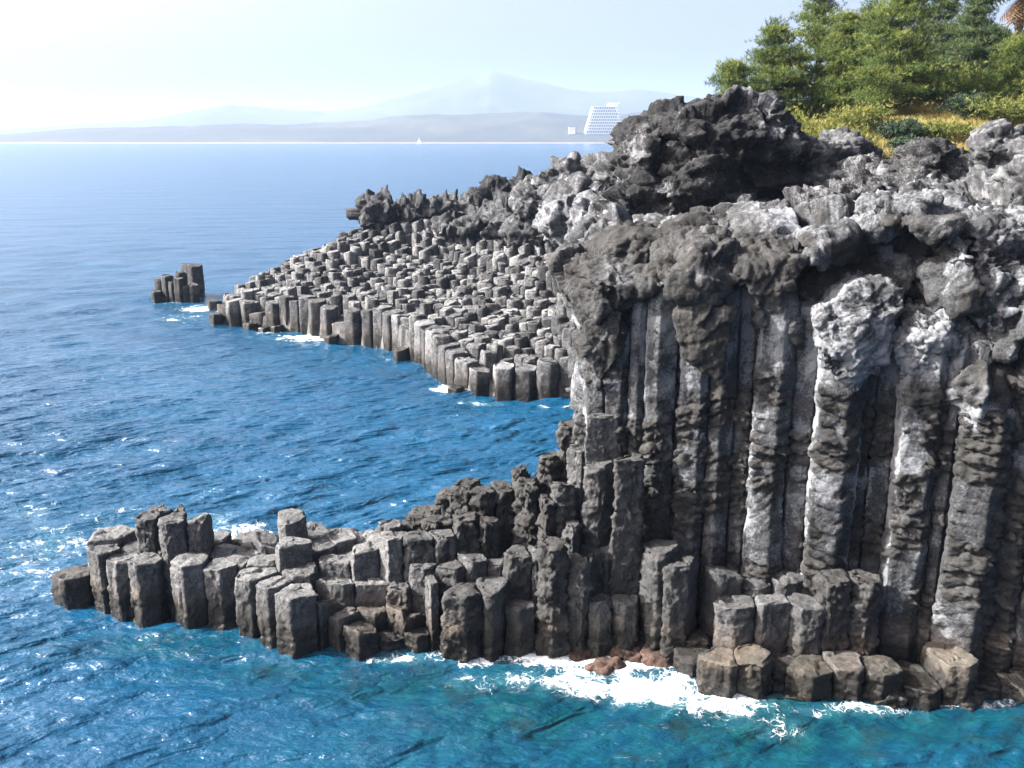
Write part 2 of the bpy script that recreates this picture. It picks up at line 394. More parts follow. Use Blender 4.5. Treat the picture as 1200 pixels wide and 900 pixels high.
# ------------------------------------------------------------------ blob rocks
def icos(sub):
    bm = bmesh.new(); bmesh.ops.create_icosphere(bm, subdivisions=sub, radius=1)
    V = np.array([v.co[:] for v in bm.verts]); Fc = np.array([[v.index for v in f.verts] for f in bm.faces]); bm.free()
    return V, Fc
ICO = icos(3)
def blob(c, r, e=0.75, rot=None, jit=0.12, seed=0):
    V, Fc = ICO
    V = np.sign(V)*np.abs(V)**e
    V = V*(1+jit*vnoise(V*1.7+seed*3.1, seed)[:, None])
    V = V*np.array(r)
    if rot is not None: V = V@np.array(Euler(rot).to_matrix()).T
    return V+np.array(c), Fc
def remesh(blobs, vox):
    Vs, Fs, n = [], [], 0
    for V, Fc in blobs:
        Vs.append(V); Fs.append(Fc+n); n += len(V)
    me = mesh_from('tmp', np.vstack(Vs), np.vstack(Fs))
    o = link('tmp', me)
    m = o.modifiers.new('r', 'REMESH'); m.mode = 'VOXEL'; m.voxel_size = vox
    dg = bpy.context.evaluated_depsgraph_get(); dg.update()
    ev = o.evaluated_get(dg); em = ev.to_mesh()
    V = np.empty(len(em.vertices)*3); em.vertices.foreach_get('co', V); V = V.reshape(-1, 3)
    N = np.empty(len(em.vertices)*3); em.vertices.foreach_get('normal', N); N = N.reshape(-1, 3)
    Fc = np.empty(len(em.polygons)*4, np.int32); em.loops.foreach_get('vertex_index', Fc)
    ev.to_mesh_clear(); bpy.data.objects.remove(o); bpy.data.meshes.remove(me)
    return V, N, Fc.reshape(-1, 4)
def rock(name, blobs, vox, mat, amp=(0.3, 0.14, 0.06, 0.025), fr=(0.6, 1.6, 4.2, 11.0), pale=0.2, crust=0.0, parent=None, seed=0, flute=0.0, flute_z=99, pits=0.0, origin=None, ani=None):
    V0, N, Fc = remesh(blobs, vox)
    V = V0*np.array(ani) if ani else V0
    d = .8*amp[0]*ridged(V*fr[0], 2, seed)+.45*amp[1]*ridged(V*fr[1], 2, seed+4)+.7*amp[2]*fbm(V*fr[2], 3, seed+8)+amp[3]*fbm(V*fr[3], 2, seed+12)
    Wp = V+.25*np.stack([vnoise(V*1.3, seed), vnoise(V*1.3, seed+1), vnoise(V*1.3, seed+2)], -1)/fr[1]*1.6
    d = d+amp[1]*1.6*facet(Wp*fr[1]*.6, seed % 50, 1.35, .14)+amp[2]*1.5*facet(Wp*fr[2]*.5, seed % 50+7, 1.15, .18)+amp[3]*1.2*facet(Wp*fr[3]*.5, seed % 50+19, 1.0)
    if pits:
        f2, _ = worley(V*5.0, 3+seed % 7); d = d-pits*(1-sstep(0.0, 0.42, f2))
    if flute:
        g = vnoise(V0*np.array([1.9, 1.9, 0.16]), seed+31); d = d+flute*(1-np.abs(g)*2.4)*sstep(flute_z+.8, flute_z-.8, V0[:, 2])
    W = V0+N*d[:, None]
    pa = pale(W, d) if callable(pale) else np.full(len(W), pale)
    ca = crust(W, d) if callable(crust) else np.full(len(W), crust)
    o0 = np.array(origin if origin is not None else (0, 0, 0))
    me = mesh_from(name, W-o0, Fc, mat, {'pale': pa, 'crust': ca}, False)
    return link(name, me, parent, tuple(o0))
def B(u, v, D, rx, ry, rz, e=0.7, rot=None, dz=0):
    c = atD(u, v, D); B.k += 1
    return blob((c[0], c[1], c[2]+dz), (rx, ry, rz), e, rot if rot else (random.uniform(-.25, .25), random.uniform(-.25, .25), random.uniform(-.5, .5)), 0.16, B.k)
B.k = 0
def box(x0, x1, y0, y1, z0, z1):
    return blob(((x0+x1)/2, (y0+y1)/2, (z0+z1)/2), ((x1-x0)/2, (y1-y0)/2, (z1-z0)/2), 0.28, (0, 0, 0), 0.03, 1)

# ------------------------------------------------------------------ the cliff
cliff = link('sea_cliff', None, loc=(9, 26, 0))
tag(cliff, 'tall grey cliff of fused basalt columns under a rough pale overhang, rising from the foam', 'cliff')
def child(o, parent):
    o.parent = parent; o.matrix_parent_inverse = Matrix.Translation(-parent.location)
    return o
# u at half height, distance, radius, top height
WALL = [(700,27.7,.5,9.6),(722,27.4,.5,10.4),(745,27.3,.5,11.6),(767,27.0,.52,11.8),(789,27.2,.42,11.8),(810,26.8,.55,11.9),(838,26.7,.55,11.9),(866,26.7,.5,11.9),(899,26.1,.62,11.2),(932,26.1,.55,11.2),(969,25.6,.78,10.2),
        (1003,26.0,.55,10.2),(1031,25.7,.5,10.8),(1064,25.1,.68,10.3),(1101,25.2,.74,10.3),(1143,24.5,.86,8.3),(1184,24.6,.8,11.2),(1224,24.4,.85,11.3),(1268,24.3,.9,11.3),(1310,24.4,.9,11.3),(1355,24.5,.9,11.3),(1400,24.8,.9,11.3)]
wsites = []
for (u, D, r, zt) in WALL:
    x = atD(u, 580, D)[0]; wsites.append((x, D, r, zt))
wp = cells([(w[0], w[1]) for w in wsites], [w[2]*1.18 for w in wsites], .92)
for i, ((x, y, r, zt), po) in enumerate(zip(wsites, wp)):
    zt = zt-random.uniform(.2, 1.1)
    ph = random.uniform(0, 6); zs = 8.2+random.uniform(-.5, .6)
    def rf(z, zs=zs, ph=ph):
        return 1+0.04*math.sin(z*1.3+ph)+0.04*sstep(zs+.3, zs+2.0, z)+.1*math.exp(-((z-zs+.2)/.35)**2)+0.06*sstep(2.5, 0, z)
    def pal(V, zs=zs, x=x, y=y):
        ang = V[:, 1]-y
        up = sstep(zs-.3, zs+.5, V[:, 2])
        n = fbm(V*np.array([1.2, 1.2, .5]), 3, 5)
        return np.clip(0.08+0.36*up+0.75*sstep(-.25, .25, n)*(ang > -r*.62)+.85*fbm(V*np.array([2, 2, .9]), 5, 15, .65), 0, 1)
    def crs(V, zs=zs, x=x, y=y, r=r):
        front = sstep(-0.35, -0.75, (V[:, 1]-y)/r+.25*(V[:, 0]-x)/r)
        n = fbm(V*1.1, 3, 9)
        return np.clip(front*sstep(zs+.3, zs-.8, V[:, 2])*sstep(-.35, .15, n)*sstep(0.3, 1.5, V[:, 2]+n), 0, 1)
    big = r > .68
    o = column_obj('wall_column', po, -1.2, zt, mat=M_WALL, pale=pal, crust=crs, M=80, dz=0.045, rough=.06, lump=.17 if i % 4 != 2 else .11, lumpw=lambda V, c=crs: .12+.88*c(V), band=.1 if not big else .14, seed=i*5+2, rfun=rf, bev=.2, nt=3)
    child(o, cliff)
def xl(y):   # seaward side of the cliff behind its corner
    return np.interp(y, [27.5, 29, 36, 46, 53, 58], [2.6, 2.9, 3.8, 4.9, 5.6, 6.5])
core = [box(2.9, 9, 27.3, 32, -2, 10.8), box(7.5, 14, 26.6, 32, -2, 11), box(12.5, 27, 25.6, 32, -2, 11.2)]
o = rock('rock_core', core, .14, M_WALL, amp=(.12, .08, .05, .02), pale=lambda V, d: np.clip(.35+.7*fbm(V*np.array([.8, .8, .3]), 5, 2, .65), 0, 1), flute=.25, flute_z=30, seed=3)
child(o, cliff)
side = [box(3.6, 9, 30, 44, -2, 11.3), box(5.4, 12, 40, 57, -2, 11.2), B(730,330,32,1.0,1.6,1.6,.6), blob((4.4, 37, 3), (1.4, 2.2, 4), .6, None, .2, 3), blob((5.6, 44, 4), (1.6, 2.4, 5), .6, None, .2, 5), blob((6.3, 51, 3), (1.6, 2.4, 4.5), .6, None, .2, 7), blob((4.6, 33.5, 2), (1.0, 1.8, 4.5), .6, None, .2, 9)]
child(rock('seaward_face', side, .14, M_WALL, amp=(.35, .5, .2, .06), fr=(.4, .9, 2.4, 7), ani=(.9, .9, .4), pale=lambda V, d: np.clip(.05+.8*fbm(V*np.array([.7, .7, .3]), 5, 12, .65), 0, 1), seed=17), cliff)
def hull(P, Db, k=1.0):
    """solid block from its front outline (u, v, distance), running back Db metres"""
    bm = bmesh.new()
    for (u, v, D) in P:
        a = atD(u, v, D); bm.verts.new(a); bm.verts.new((a[0]*k+.3, a[1]+Db, a[2]+.1))
    bmesh.ops.convex_hull(bm, input=bm.verts[:])
    bmesh.ops.triangulate(bm, faces=bm.faces[:])
    bm.verts.index_update(); V = np.array([v.co[:] for v in bm.verts]); Fc = np.array([[v.index for v in f.verts] for f in bm.faces]); bm.free()
    return V, Fc
slabs = [
 hull([(654,308,28.00),(700,299,28.20),(764,290,28.20),(768,338,26.55),(738,352,26.45),(704,372,26.55),(690,392,27.30),(668,345,27.60),(700,330,26.45)], 2.4),
 hull([(686,378,27.0),(712,362,26.6),(730,366,26.5),(722,420,26.6),(700,458,27.0),(690,440,27.3)], 2),
 hull([(760,290,27.80),(832,263,28.00),(868,258,28.00),(866,330,25.75),(838,352,25.65),(798,346,25.65),(766,342,26.35),(815,300,25.75)], 2.4),
 hull([(792,368,26.0),(826,354,25.6),(862,366,25.5),(854,412,25.5),(842,440,25.7),(826,404,25.6),(806,425,25.8),(798,400,25.9)], 1.6),
 hull([(866,262,27.80),(932,250,27.90),(950,300,25.65),(926,338,25.35),(884,346,25.45),(864,318,25.65)], 2.4),
 hull([(888,336,25.6),(905,330,25.5),(925,345,25.6),(930,400,25.7),(912,425,25.8),(892,400,25.8)], 1.6),]
face = [
 hull([(948,262,27.40),(1000,246,27.90),(1034,258,27.40),(1020,300,27.40),(976,318,25.85),(948,300,25.65)], 2.2),
 hull([(1038,262,25.85),(1064,240,26.55),(1120,236,26.75),(1150,262,25.45),(1140,300,24.65),(1122,284,24.95),(1080,262,25.15)], 2.4),
 hull([(1112,300,24.65),(1142,296,24.35),(1160,360,24.15),(1132,372,24.25),(1108,350,24.75)], 2.2),
 B(1030,420,26.8,.9,1.0,1.3,.7), B(1100,420,26.2,1.0,1.0,1.2,.7), B(1190,420,25.0,.9,1.0,1.6,.7), B(1230,400,25.0,1.2,1.3,1.8,.7), B(1290,330,25.3,1.6,1.6,2.2,.6), B(1370,330,25.5,1.8,1.6,2.3,.6),
 B(1170,440,24.9,.7,.8,1.4,.8), B(1143,450,24.6,.78,.8,1.0,.8),
 B(760,290,29.0,1.6,1.3,.45,.6,(0,.05,.1)), B(850,275,29.3,2.0,1.4,.5,.6,(0,0,.1)), B(1000,370,28.0,2.2,1.0,2.0,.6), B(1100,330,28.6,2.0,1.0,2.0,.6), box(4.0, 16, 28.6, 33, 9.0, 12.3), box(14, 27, 27.2, 33, 9, 12.6)]
def face_pale(V, d):
    n = fbm(V*np.array([.7, .7, .45]), 4, 41)
    x = V[:, 0]
    a = 0.06+0.34*sstep(4.5, 9.5, x)+.9*n+0.15*sstep(10.6, 8.6, V[:, 2])
    return np.clip(a+.5*fbm(V*2.6, 4, 43, .7), 0, 1)
def face_crust(V, d):
    n = fbm(V*.8+7, 3, 47)
    return np.clip(sstep(-.1, .4, n+.55*sstep(7.0, 4.0, V[:, 0])), 0, .75)
o = rock('rock_face', face, .062, M_WALL, amp=(.14, .22, .08, .032), fr=(.5, 1.2, 3.4, 10), ani=(.75, .75, 1.0), pale=face_pale, crust=face_crust, flute=.16, flute_z=10.6, pits=.05, seed=11)
child(o, cliff)
for q, sl in enumerate(slabs):
    child(rock('overhanging_slab', [sl], .05, M_WALL, amp=(.1, .15, .065, .03), fr=(.5, .95, 3.2, 9.5), ani=(.9, .9, .75), pale=lambda V, d: np.clip(.02+.9*fbm(V*np.array([.8, .8, .6]), 5, 41, .65)+.25*sstep(4.5, 9, V[:, 0]), 0, 1),
               crust=lambda V, d: np.clip(.55+.9*fbm(V*.7, 3, 47), 0, .8), seed=130+q*9), cliff)
blk = [hull([(956,368,24.8),(1000,333,25.4),(1048,333,25.5),(1057,358,25.0),(1040,425,24.6),(1002,460,24.7),(962,432,24.7),(1005,390,24.2)], 1.9)]
child(rock('overhanging_block', blk, .05, M_WALL, amp=(.03, .06, .06, .035), ani=(.8, .8, 1), pale=lambda V, d: np.clip(.34+1.1*fbm(V*1.6, 6, 3, .74), 0, 1), pits=.06, seed=21), cliff)
blk = [hull([(1042,400,24.9),(1075,366,25.2),(1115,362,25.2),(1148,392,24.8),(1140,425,24.6),(1100,432,24.5),(1060,455,24.8),(1095,398,24.2)], 1.9)]
child(rock('overhanging_block', blk, .05, M_WALL, amp=(.05, .09, .07, .04), ani=(.8, .8, 1), pale=lambda V, d: np.clip(.24+1.1*fbm(V*1.6, 6, 5, .74), 0, 1), pits=.06, seed=25), cliff)
blk = [hull([(1140,268,25.2),(1180,255,25.6),(1235,262,25.2),(1240,385,24.6),(1195,400,24.2),(1150,380,24.6),(1165,320,24.5)], 1.6)]
child(rock('overhanging_block', blk, .05, M_WALL, amp=(.16, .16, .08, .04), pale=lambda V, d: np.clip(.3+1.0*fbm(V*1.4, 6, 8, .72), 0, 1), pits=.08, seed=27), cliff)
blk = [B(1055,245,27.0,.8,1.2,.32,.6,(0,.05,.5)), B(1020,262,27.3,.5,1.0,.35,.6,(0,-.5,0))]
child(rock('rock_ledge', blk, .06, M_WALL, amp=(.1, .1, .07, .03), pale=.25, seed=28), cliff)

# ------------------------------------------------------------------ boulders and outcrops on the cliff top
def R(name, label, cat, blobs, vox, mat, group=None, **kw):
    kw.setdefault('ani', (.72, .72, 1.3)); c = np.vstack([b[0] for b in blobs]); o0 = (c[:, 0].mean(), c[:, 1].mean(), c[:, 2].min())
    o = rock(name, blobs, vox, mat, origin=o0, **kw); tag(o, label, cat, group); return o
salt = lambda s, a=.05, b=.7: (lambda V, d: np.clip(a+b*sstep(.2, .6, fbm(V*np.array([1.3, 1.3, .6]), 6, s, .74)), 0, 1))
R('boulder', 'huge black knobbly lava boulder crowning the cliff below the pines', 'boulder',
  [B(828,200,36.5,2.85,2.5,2.15,.75), B(852,150,36.8,1.9,1.7,1.05,.65), B(770,190,36.3,1.6,1.6,1.4,.7), B(885,205,36.2,1.5,1.6,1.9,.8), B(770,240,35.8,2.0,1.8,1.0,.7), B(870,255,35.6,1.8,1.7,.9,.7), B(800,150,36.6,1.3,1.4,.7,.6)],
  .075, M_SCORIA, amp=(.28, .19, .13, .05), fr=(.5, 1.3, 3.2, 9), pale=salt(51, .0, .45), pits=.1, seed=31)
R('rock_outcrop', 'grey double-humped rock with a pale top beside the black boulder', 'rock', [B(955,190,37,.9,1.0,1.0,.7), B(985,178,37.3,.7,.9,.8,.6), B(1000,205,37,.9,1.0,1.0,.7), B(960,225,36.5,1.2,1.2,.8,.7)], .075, M_RIDGE, amp=(.15, .16, .1, .04), pale=salt(53, .2, .7), seed=33)
R('rock_outcrop', 'pointed dark rock standing where the cliff top meets the yellow grass', 'rock', [B(1085,200,33,.7,.9,.85,.6,(.1,.2,.4)), B(1110,215,33,.8,.9,.8,.6), B(1068,225,32.6,.7,.9,.6,.7), B(1100,240,32.3,1.2,1.0,.6,.7)], .07, M_SCORIA, amp=(.15, .16, .1, .04), pale=salt(55, .15, .6), seed=35)
R('rock_outcrop', 'rough grey rock at the edge of the grassy slope near the palm', 'rock', [B(1170,180,33,.8,1.0,.8,.6), B(1195,210,32.5,1.1,1.1,1.2,.65), B(1160,220,32,.8,1.0,.8,.7), B(1235,200,33,1.2,1.2,1.3,.6), B(1290,190,33,1.4,1.3,1.5,.6)], .07, M_RIDGE, amp=(.16, .16, .1, .04), pale=salt(57, .2, .7), seed=37)
R('rock_outcrop', 'jumbled dark ledge of lava between the boulder and the cliff edge', 'rock', [B(905,262,33.5,1.6,1.4,.6,.7), B(960,252,33,1.5,1.4,.8,.7), B(1010,240,33,1.5,1.4,.8,.7), B(1055,225,34,1.3,1.3,.6,.7), B(1030,215,35,1.5,1.3,.6,.7), B(985,265,31.5,1.3,1.2,.6,.7)], .075, M_SCORIA, amp=(.22, .2, .12, .05), pale=salt(59, .15, .8), seed=39)
R('rock_outcrop', 'long grey ledge under the pointed rock above the dark hollow', 'rock', [B(1120,248,30.5,1.6,1.3,.6,.7), B(1175,245,29.8,1.4,1.3,.8,.7), B(1085,262,29.5,1.3,1.2,.5,.7), B(1230,245,29.5,1.6,1.4,1.0,.7), B(1300,250,29.5,1.8,1.5,1.0,.7)], .075, M_RIDGE, amp=(.2, .18, .11, .05), pale=salt(61, .18, .8), seed=41)
R('rock_outcrop', 'pale broken shelf of rock just below the black boulder', 'rock', [B(735,285,32,1.5,1.4,.5,.7), B(790,282,32.5,1.6,1.4,.5,.7), B(845,270,32.6,1.4,1.3,.5,.7), B(715,275,34,1.1,1.2,.5,.7)], .075, M_RIDGE, amp=(.15, .15, .1, .04), pale=salt(63, .2, .6), seed=43)
# ridge of the far headland
R('rock_outcrop', 'craggy grey peak rising on the far ridge next to the black boulder', 'rock', [B(662,212,74,1.7,1.8,1.3,.7), B(690,232,72,2.2,2.2,1.8,.6), B(632,236,76,2.0,2,1.2,.7), B(706,208,72,1.4,1.6,1.1,.6), B(730,222,68,2.0,2,2.0,.7)], .17, M_RIDGE, amp=(.35, .35, .2, .08), fr=(.4, .9, 2.2, 6), pale=salt(65, .05, .6), seed=45)
R('rock_outcrop', 'pale fluted rock wall below the craggy peak on the far terrace', 'rock', [B(698,262,66,1.3,1.5,2.0,.6), B(725,265,64,1.6,1.5,2.2,.6), B(665,262,69,1.6,1.5,1.6,.6), B(745,280,60,2,1.6,2,.6)], .14, M_WALL, amp=(.25, .25, .14, .05), fr=(.5, 1.1, 3, 8), pale=salt(67, .15, .5), flute=.4, flute_z=60, seed=47)
R('rock_outcrop', 'dark jagged crag at the seaward end of the far ridge', 'rock', [B(450,252,88,2.2,2,1.4,.7), B(435,248,88,.8,1.2,1.3,.7), B(475,252,88,1.8,1.8,1.2,.7), B(500,250,88,1.6,1.6,.9,.7)], .16, M_RIDGE, amp=(.5, .45, .22, .1), fr=(.5, 1.1, 2.6, 7), pale=salt(69, .0, .4), seed=49, ani=(1.3, 1.3, 1.1))
R('rock_outcrop', 'low dark rock hump along the far ridge above the crag', 'rock', [B(522,248,88,1.8,1.8,1.0,.7), B(552,244,88,1.7,1.6,.9,.7), B(500,254,88,1.3,1.6,.8,.7)], .16, M_RIDGE, amp=(.4, .4, .2, .1), fr=(.5, 1.1, 2.6, 7), pale=.05, seed=50, ani=(1.3, 1.3, 1.1))
R('rock_outcrop', 'ragged black rock mound highest on the middle of the far ridge', 'rock', [B(585,232,87,1.6,1.8,1.1,.7), B(610,226,87,1.2,1.6,1.0,.7), B(570,236,87,1,1.4,.8,.7)], .16, M_SCORIA, amp=(.5, .45, .25, .1), fr=(.5, 1.1, 2.6, 7), pale=.0, seed=53, ani=(1.3, 1.3, 1.1))
R('rock_outcrop', 'pale bulging rock step midway along the far ridge', 'rock', [B(560,262,82,2.2,1.8,.9,.7), B(600,255,80,2.0,1.8,1.0,.7), B(530,270,83,1.6,1.6,.8,.7), B(620,275,76,2,1.6,1,.7)], .16, M_RIDGE, amp=(.4, .4, .22, .1), fr=(.5, 1.1, 2.6, 7), pale=salt(71, .08, .6), seed=54)
# red-brown boulders in the foam
for k, (u, v, s, lab) in enumerate([(655,752,.5,'rust-brown boulder between two low columns in the foam'), (706,775,.36,'small rust-brown boulder out in the white foam'), (712,748,.48,'rust-brown boulder against the foot of the stepped columns'),
        (740,758,.5,'broad rust-brown boulder awash in the thickest foam'), (775,765,.46,'rust-brown boulder beside the square dark block in the foam'), (680,756,.4,'rust-brown boulder half buried in white spray')]):
    x, y = atz(u, v, 0.15)
    R('boulder', lab, 'boulder', [blob((x, y, -.12), (s*1.25, s*1.0, s*.7), .7, (0, 0, k), .2, k), blob((x+s, y+.1, -.1), (s*.8, s*.8, s*.6), .7, (0, 0, k*2), .2, k+9)], .05, M_RED, group='rust-brown boulders in the foam', amp=(.06, .06, .05, .02), pale=.3, seed=60+k)
# a few dark stones at the waterline under the cliff's far end
for k, (u, v, s, lab) in enumerate([(1040,815,.4,'wet dark stone under the tilted block'), (1190,800,.5,'wet dark stone by the water at the cliff\'s near end'), (1120,808,.45,'wet dark stone in the surf below the tilted block'), (925,812,.4,'wet dark stone off the mossy blocks')]):
    x, y = atz(u, v, 0.1)
    R('boulder', lab, 'boulder', [blob((x, y, -.05), (s*1.5, s*1.1, s*.7), .7, (0, 0, k), .2, k)], .05, M_COL, group='wet stones under the cliff', amp=(.06, .06, .05, .02), pale=.0, seed=80+k)

# ------------------------------------------------------------------ far terrace
CT = [(260,352,77),(300,352,76),(345,350,73.5),(400,362,69.5),(450,370,65),(490,385,61),(520,405,57.5),(550,430,55),(620,430,54),(690,432,53),(600,390,60),(600,350,66),(600,310,73),(680,350,64),(680,300,72),(500,340,72),(500,300,80),
      (450,300,82),(400,310,80),(350,320,80),(560,270,82),(640,250,78),(700,260,68),(300,327,81),(350,297,84),(400,277,86),(430,262,88),(500,256,88),(560,248,88),(620,232,86),(660,210,80),(430,330,76),(540,320,75)]
cp = [atD(*q) for q in CT]
EXTRA = [(4,29.5,11.2),(8,29.5,11.6),(13,29.5,12.0),(18,29.5,12.2),(24,29,12.4),(36,28,12.4),(5,36,11.6),(10,36,11.9),(14,37,12.9),(19,40,14.4),(24,40,14.8),(30,40,15.2),(40,42,15.5),(10,48,14.6),(18,48,15.8),(28,48,16.4),(12,60,15.2),(22,62,17),(35,62,18),(50,60,18),
         (6,45,11.2),(7.5,58,10.5),(9,66,11.5),(9,75,13.0),(15,80,15),(30,85,17),(50,90,17),(6,92,10),(-5,97,4.5),(-15,98,1.0),(-24,90,.2),(10,110,8),(40,115,12)]
PTS = np.array(cp+EXTRA)
def _ker(a, b):
    d = np.hypot(a[:, None, 0]-b[None, :, 0], a[:, None, 1]-b[None, :, 1]); return d
_K = _ker(PTS, PTS)+np.eye(len(PTS))*0.05
_A = np.block([[_K, np.ones((len(PTS), 1))], [np.ones((1, len(PTS))), np.zeros((1, 1))]])
_w = np.linalg.solve(_A, np.r_[PTS[:, 2], 0])
def land_z(xy):
    xy = np.atleast_2d(xy); return _ker(xy, PTS)@_w[:-1]+_w[-1]
FRONT = [atz(u, v, 0) for u, v in [(258,378),(300,385),(345,388),(400,402),(450,407),(490,425),(520,445),(545,462),(600,466),(690,470)]]+[(7.0, 52.6)]
BACK = [(9.5, 62), (8.5, 72), (6, 84), (2, 90), (-6, 93), (-14, 92), (-20, 86.5), (-24.2, 80)]
terr = FRONT+BACK
def dist_line(p, L):
    best = (9e9, 0); acc = 0
    for a, b in zip(L[:-1], L[1:]):
        vx, vy = b[0]-a[0], b[1]-a[1]; ln = math.hypot(vx, vy)
        t = max(0, min(1, ((p[0]-a[0])*vx+(p[1]-a[1])*vy)/(ln*ln)))
        d = math.hypot(a[0]+vx*t-p[0], a[1]+vy*t-p[1])
        if d < best[0]: best = (d, acc+t*ln)
        acc += ln
    return best
fs = []           # x, y, z, r, row, along
L = sum(math.hypot(b[0]-a[0], b[1]-a[1]) for a, b in zip(FRONT[:-1], FRONT[1:]))
def along(t):
    for a, b in zip(FRONT[:-1], FRONT[1:]):
        ln = math.hypot(b[0]-a[0], b[1]-a[1])
        if t <= ln: return a[0]+(b[0]-a[0])*t/ln, a[1]+(b[1]-a[1])*t/ln
        t -= ln
    return FRONT[-1]
t = 0.3
while t < L:
    x, y = along(t); x += random.uniform(-.1, .1)+.25; y += random.uniform(-.2, .2)+.5
    z = float(land_z((x+.3, y+.6))[0])+random.uniform(-.35, .25)
    if random.random() < .12: z *= .6
    fs.append((x, y, z, .82, 1, t))
    if random.random() < .25: fs.append((x-.6, y-1.0, random.uniform(.25, .9), .6, 0, t))
    t += random.uniform(1.15, 1.5)
yy = 50; row = 0; sp = 1.0
while yy < 95:
    xx = -26+(row % 2)*sp/2
    while xx < 10:
        px, py = xx+random.uniform(-.22, .22), yy+random.uniform(-.22, .22)
        if inside((px, py), terr):
            d, al = dist_line((px, py), FRONT)
            if d > 1.45:
                hh = float(land_z((px, py))[0])
                if px < xl(min(py, 58))+1.5 or py > 58:
                    nz = float(vnoise(np.array([px*.35, py*.35, 1.0]))) if True else 0
                    fs.append((px, py, hh+random.uniform(-.36, .36)+nz*.45, .64, 2+int((d-1.45)/1.0), al))
        xx += sp
    yy += sp*.87; row += 1
fp = cells(fs, [s[3]*1.05 for s in fs], .93, None)
STACK = [(184,352,.9,.5),(190,350,1.9,.6),(198,351,2.3,.6),(206,352,1.8,.6),(213,353,2.2,.6),(220,353,1.5,.6),(221,345,3.0,.7),(231,348,3.1,.8),(214,346,2.3,.6),(228,353,1.6,.6)]
n_ind = 300-len(near_cols)-len(STACK)
order = sorted(range(len(fs)), key=lambda i: (fs[i][4] if fs[i][4] > 0 else .5, fs[i][5]))
ind = order[:n_ind]
rws = {}
for i in ind:
    x, y, z, r, rw, al = fs[i]
    o = column_obj('basalt_column', fp[i], -1.0 if rw < 4 else z-1.6, z, mat=M_FAR, pale=.22+random.uniform(-.15, .25), crust=0.0, tilt=(random.uniform(-.18, .18), random.uniform(-.2, .15)), M=36, dz=.28, bev=.1, rough=.1, nt=3, seed=i)
    rws.setdefault(rw, []).append((o, al, z))
RN = {0: 'stub row', 1: 'front row', 2: 'second row', 3: 'third row', 4: 'fourth row', 5: 'fifth row', 6: 'sixth row', 7: 'seventh row'}
for rw, Lr in rws.items():
    Lr.sort(key=lambda q: q[1])
    for k, (o, al, z) in enumerate(Lr):
        tag(o, f'grey basalt column, {nth(k+1)} from the seaward tip in the far terrace\'s {RN.get(rw, nth(rw)+" row")}', 'basalt column', 'basalt columns of the far terrace')
Vs, Fs4, pl, n0 = [], [], [], 0
for i in order[n_ind:]:
    x, y, z, r, rw, al = fs[i]
    steep = 1.0+1.0*(z > 5.2)
    V, Fq, Ft, c = column_mesh('', fp[i], z-2.2, z, M=18, dz=.5, bev=.13, rough=.11*steep, nt=2, tilt=(random.uniform(-.18, .2)*steep, random.uniform(-.22, .16)*steep), seed=i)
    Vs.append(V); Fs4 += [tuple(f) for f in (Fq+n0).tolist()]+[tuple(f) for f in (Ft+n0).tolist()]
    pl.append(np.full(len(V), .22+random.uniform(-.25, .35))); n0 += len(V)
me = mesh_from('basalt_columns', np.vstack(Vs), Fs4, M_FAR, {'pale': np.concatenate(pl), 'crust': 0.0})
kind(link('basalt_columns', me), 'stuff', 'mass of small grey column tops covering the far sloping terrace', 'basalt columns')
# sea stack
ss = []
for (u, v, z, r) in STACK:
    x, y = atz(u, v, 0); ss.append((x, y, z, r))
sp_ = cells(ss, [s[3] for s in ss], .97)
SL = ['lowest column at the seaward end', 'slim column next to the lowest one', 'third column, flat-topped', 'fourth column, shorter than its neighbours', 'fifth column in the front', 'short column in front of the tallest pair', 'slightly lower of the two tallest columns', 'tallest and broadest column', 'column tucked in behind the middle', 'short stub at the terrace end']
for i, (s, po) in enumerate(zip(ss, sp_)):
    o = column_obj('basalt_column', po, -1.0, s[2], mat=M_FAR, pale=.0, tilt=(random.uniform(-.15, .15), random.uniform(-.1, .1)), M=30, dz=.25, bev=.1, rough=.1, nt=3, seed=900+i)
    tag(o, f'{SL[i]} of the small dark sea stack', 'basalt column', 'columns of the lone sea stack')
x, y = atz(252, 361, 0)
po = [(x+.7*math.cos(a), y+.6*math.sin(a)) for a in np.linspace(0, 6.28, 7)[:-1]]
tag(column_obj('basalt_column', po, -1, .7, mat=M_FAR, pale=0, M=30, nt=3, seed=77), 'lone low stump in the water between the sea stack and the far terrace', 'basalt column')

# ------------------------------------------------------------------ terrain under it all
gx = np.arange(-32, 62, .6); gy = np.arange(26.4, 122, .6)
X, Y = np.meshgrid(gx, gy); XY = np.c_[X.ravel(), Y.ravel()]
Z = land_z(XY)
is_terr = np.array([inside(p, terr) for p in XY])
Z = np.where(is_terr, Z-.95, Z)
P3 = np.c_[XY, np.zeros(len(XY))]
Z = Z+.25*fbm(P3*.4, 3, 5)+.12*fbm(P3*1.3, 2, 6)
land = is_terr | ((XY[:, 0] > xl(np.clip(XY[:, 1], 27.5, 58))+1.2) & (XY[:, 1] > 29.2))
land |= (XY[:, 1] > 62) & (XY[:, 0] > 5)
dB = np.array([dist_line(p, BACK)[0] for p in XY])
drop = np.where(land, 0, np.clip(dB, 0, 6))
Z = np.where(land, Z, np.where((XY[:, 1] > 70), Z-drop*1.4-.8, -3.0)); Z = np.clip(Z, -3, 30)
gr = sstep(12.6, 13.6, Z)*sstep(11.0, 13.5, XY[:, 0]+.9*fbm(P3*.5, 2, 3))*sstep(35.0, 37.5, XY[:, 1])
nx, ny = len(gx), len(gy)
i = np.arange(ny-1)[:, None]*nx; j = np.arange(nx-1)[None]
Fg = np.stack([i+j, i+j+1, i+j+1+nx, i+j+nx], -1).reshape(-1, 4)
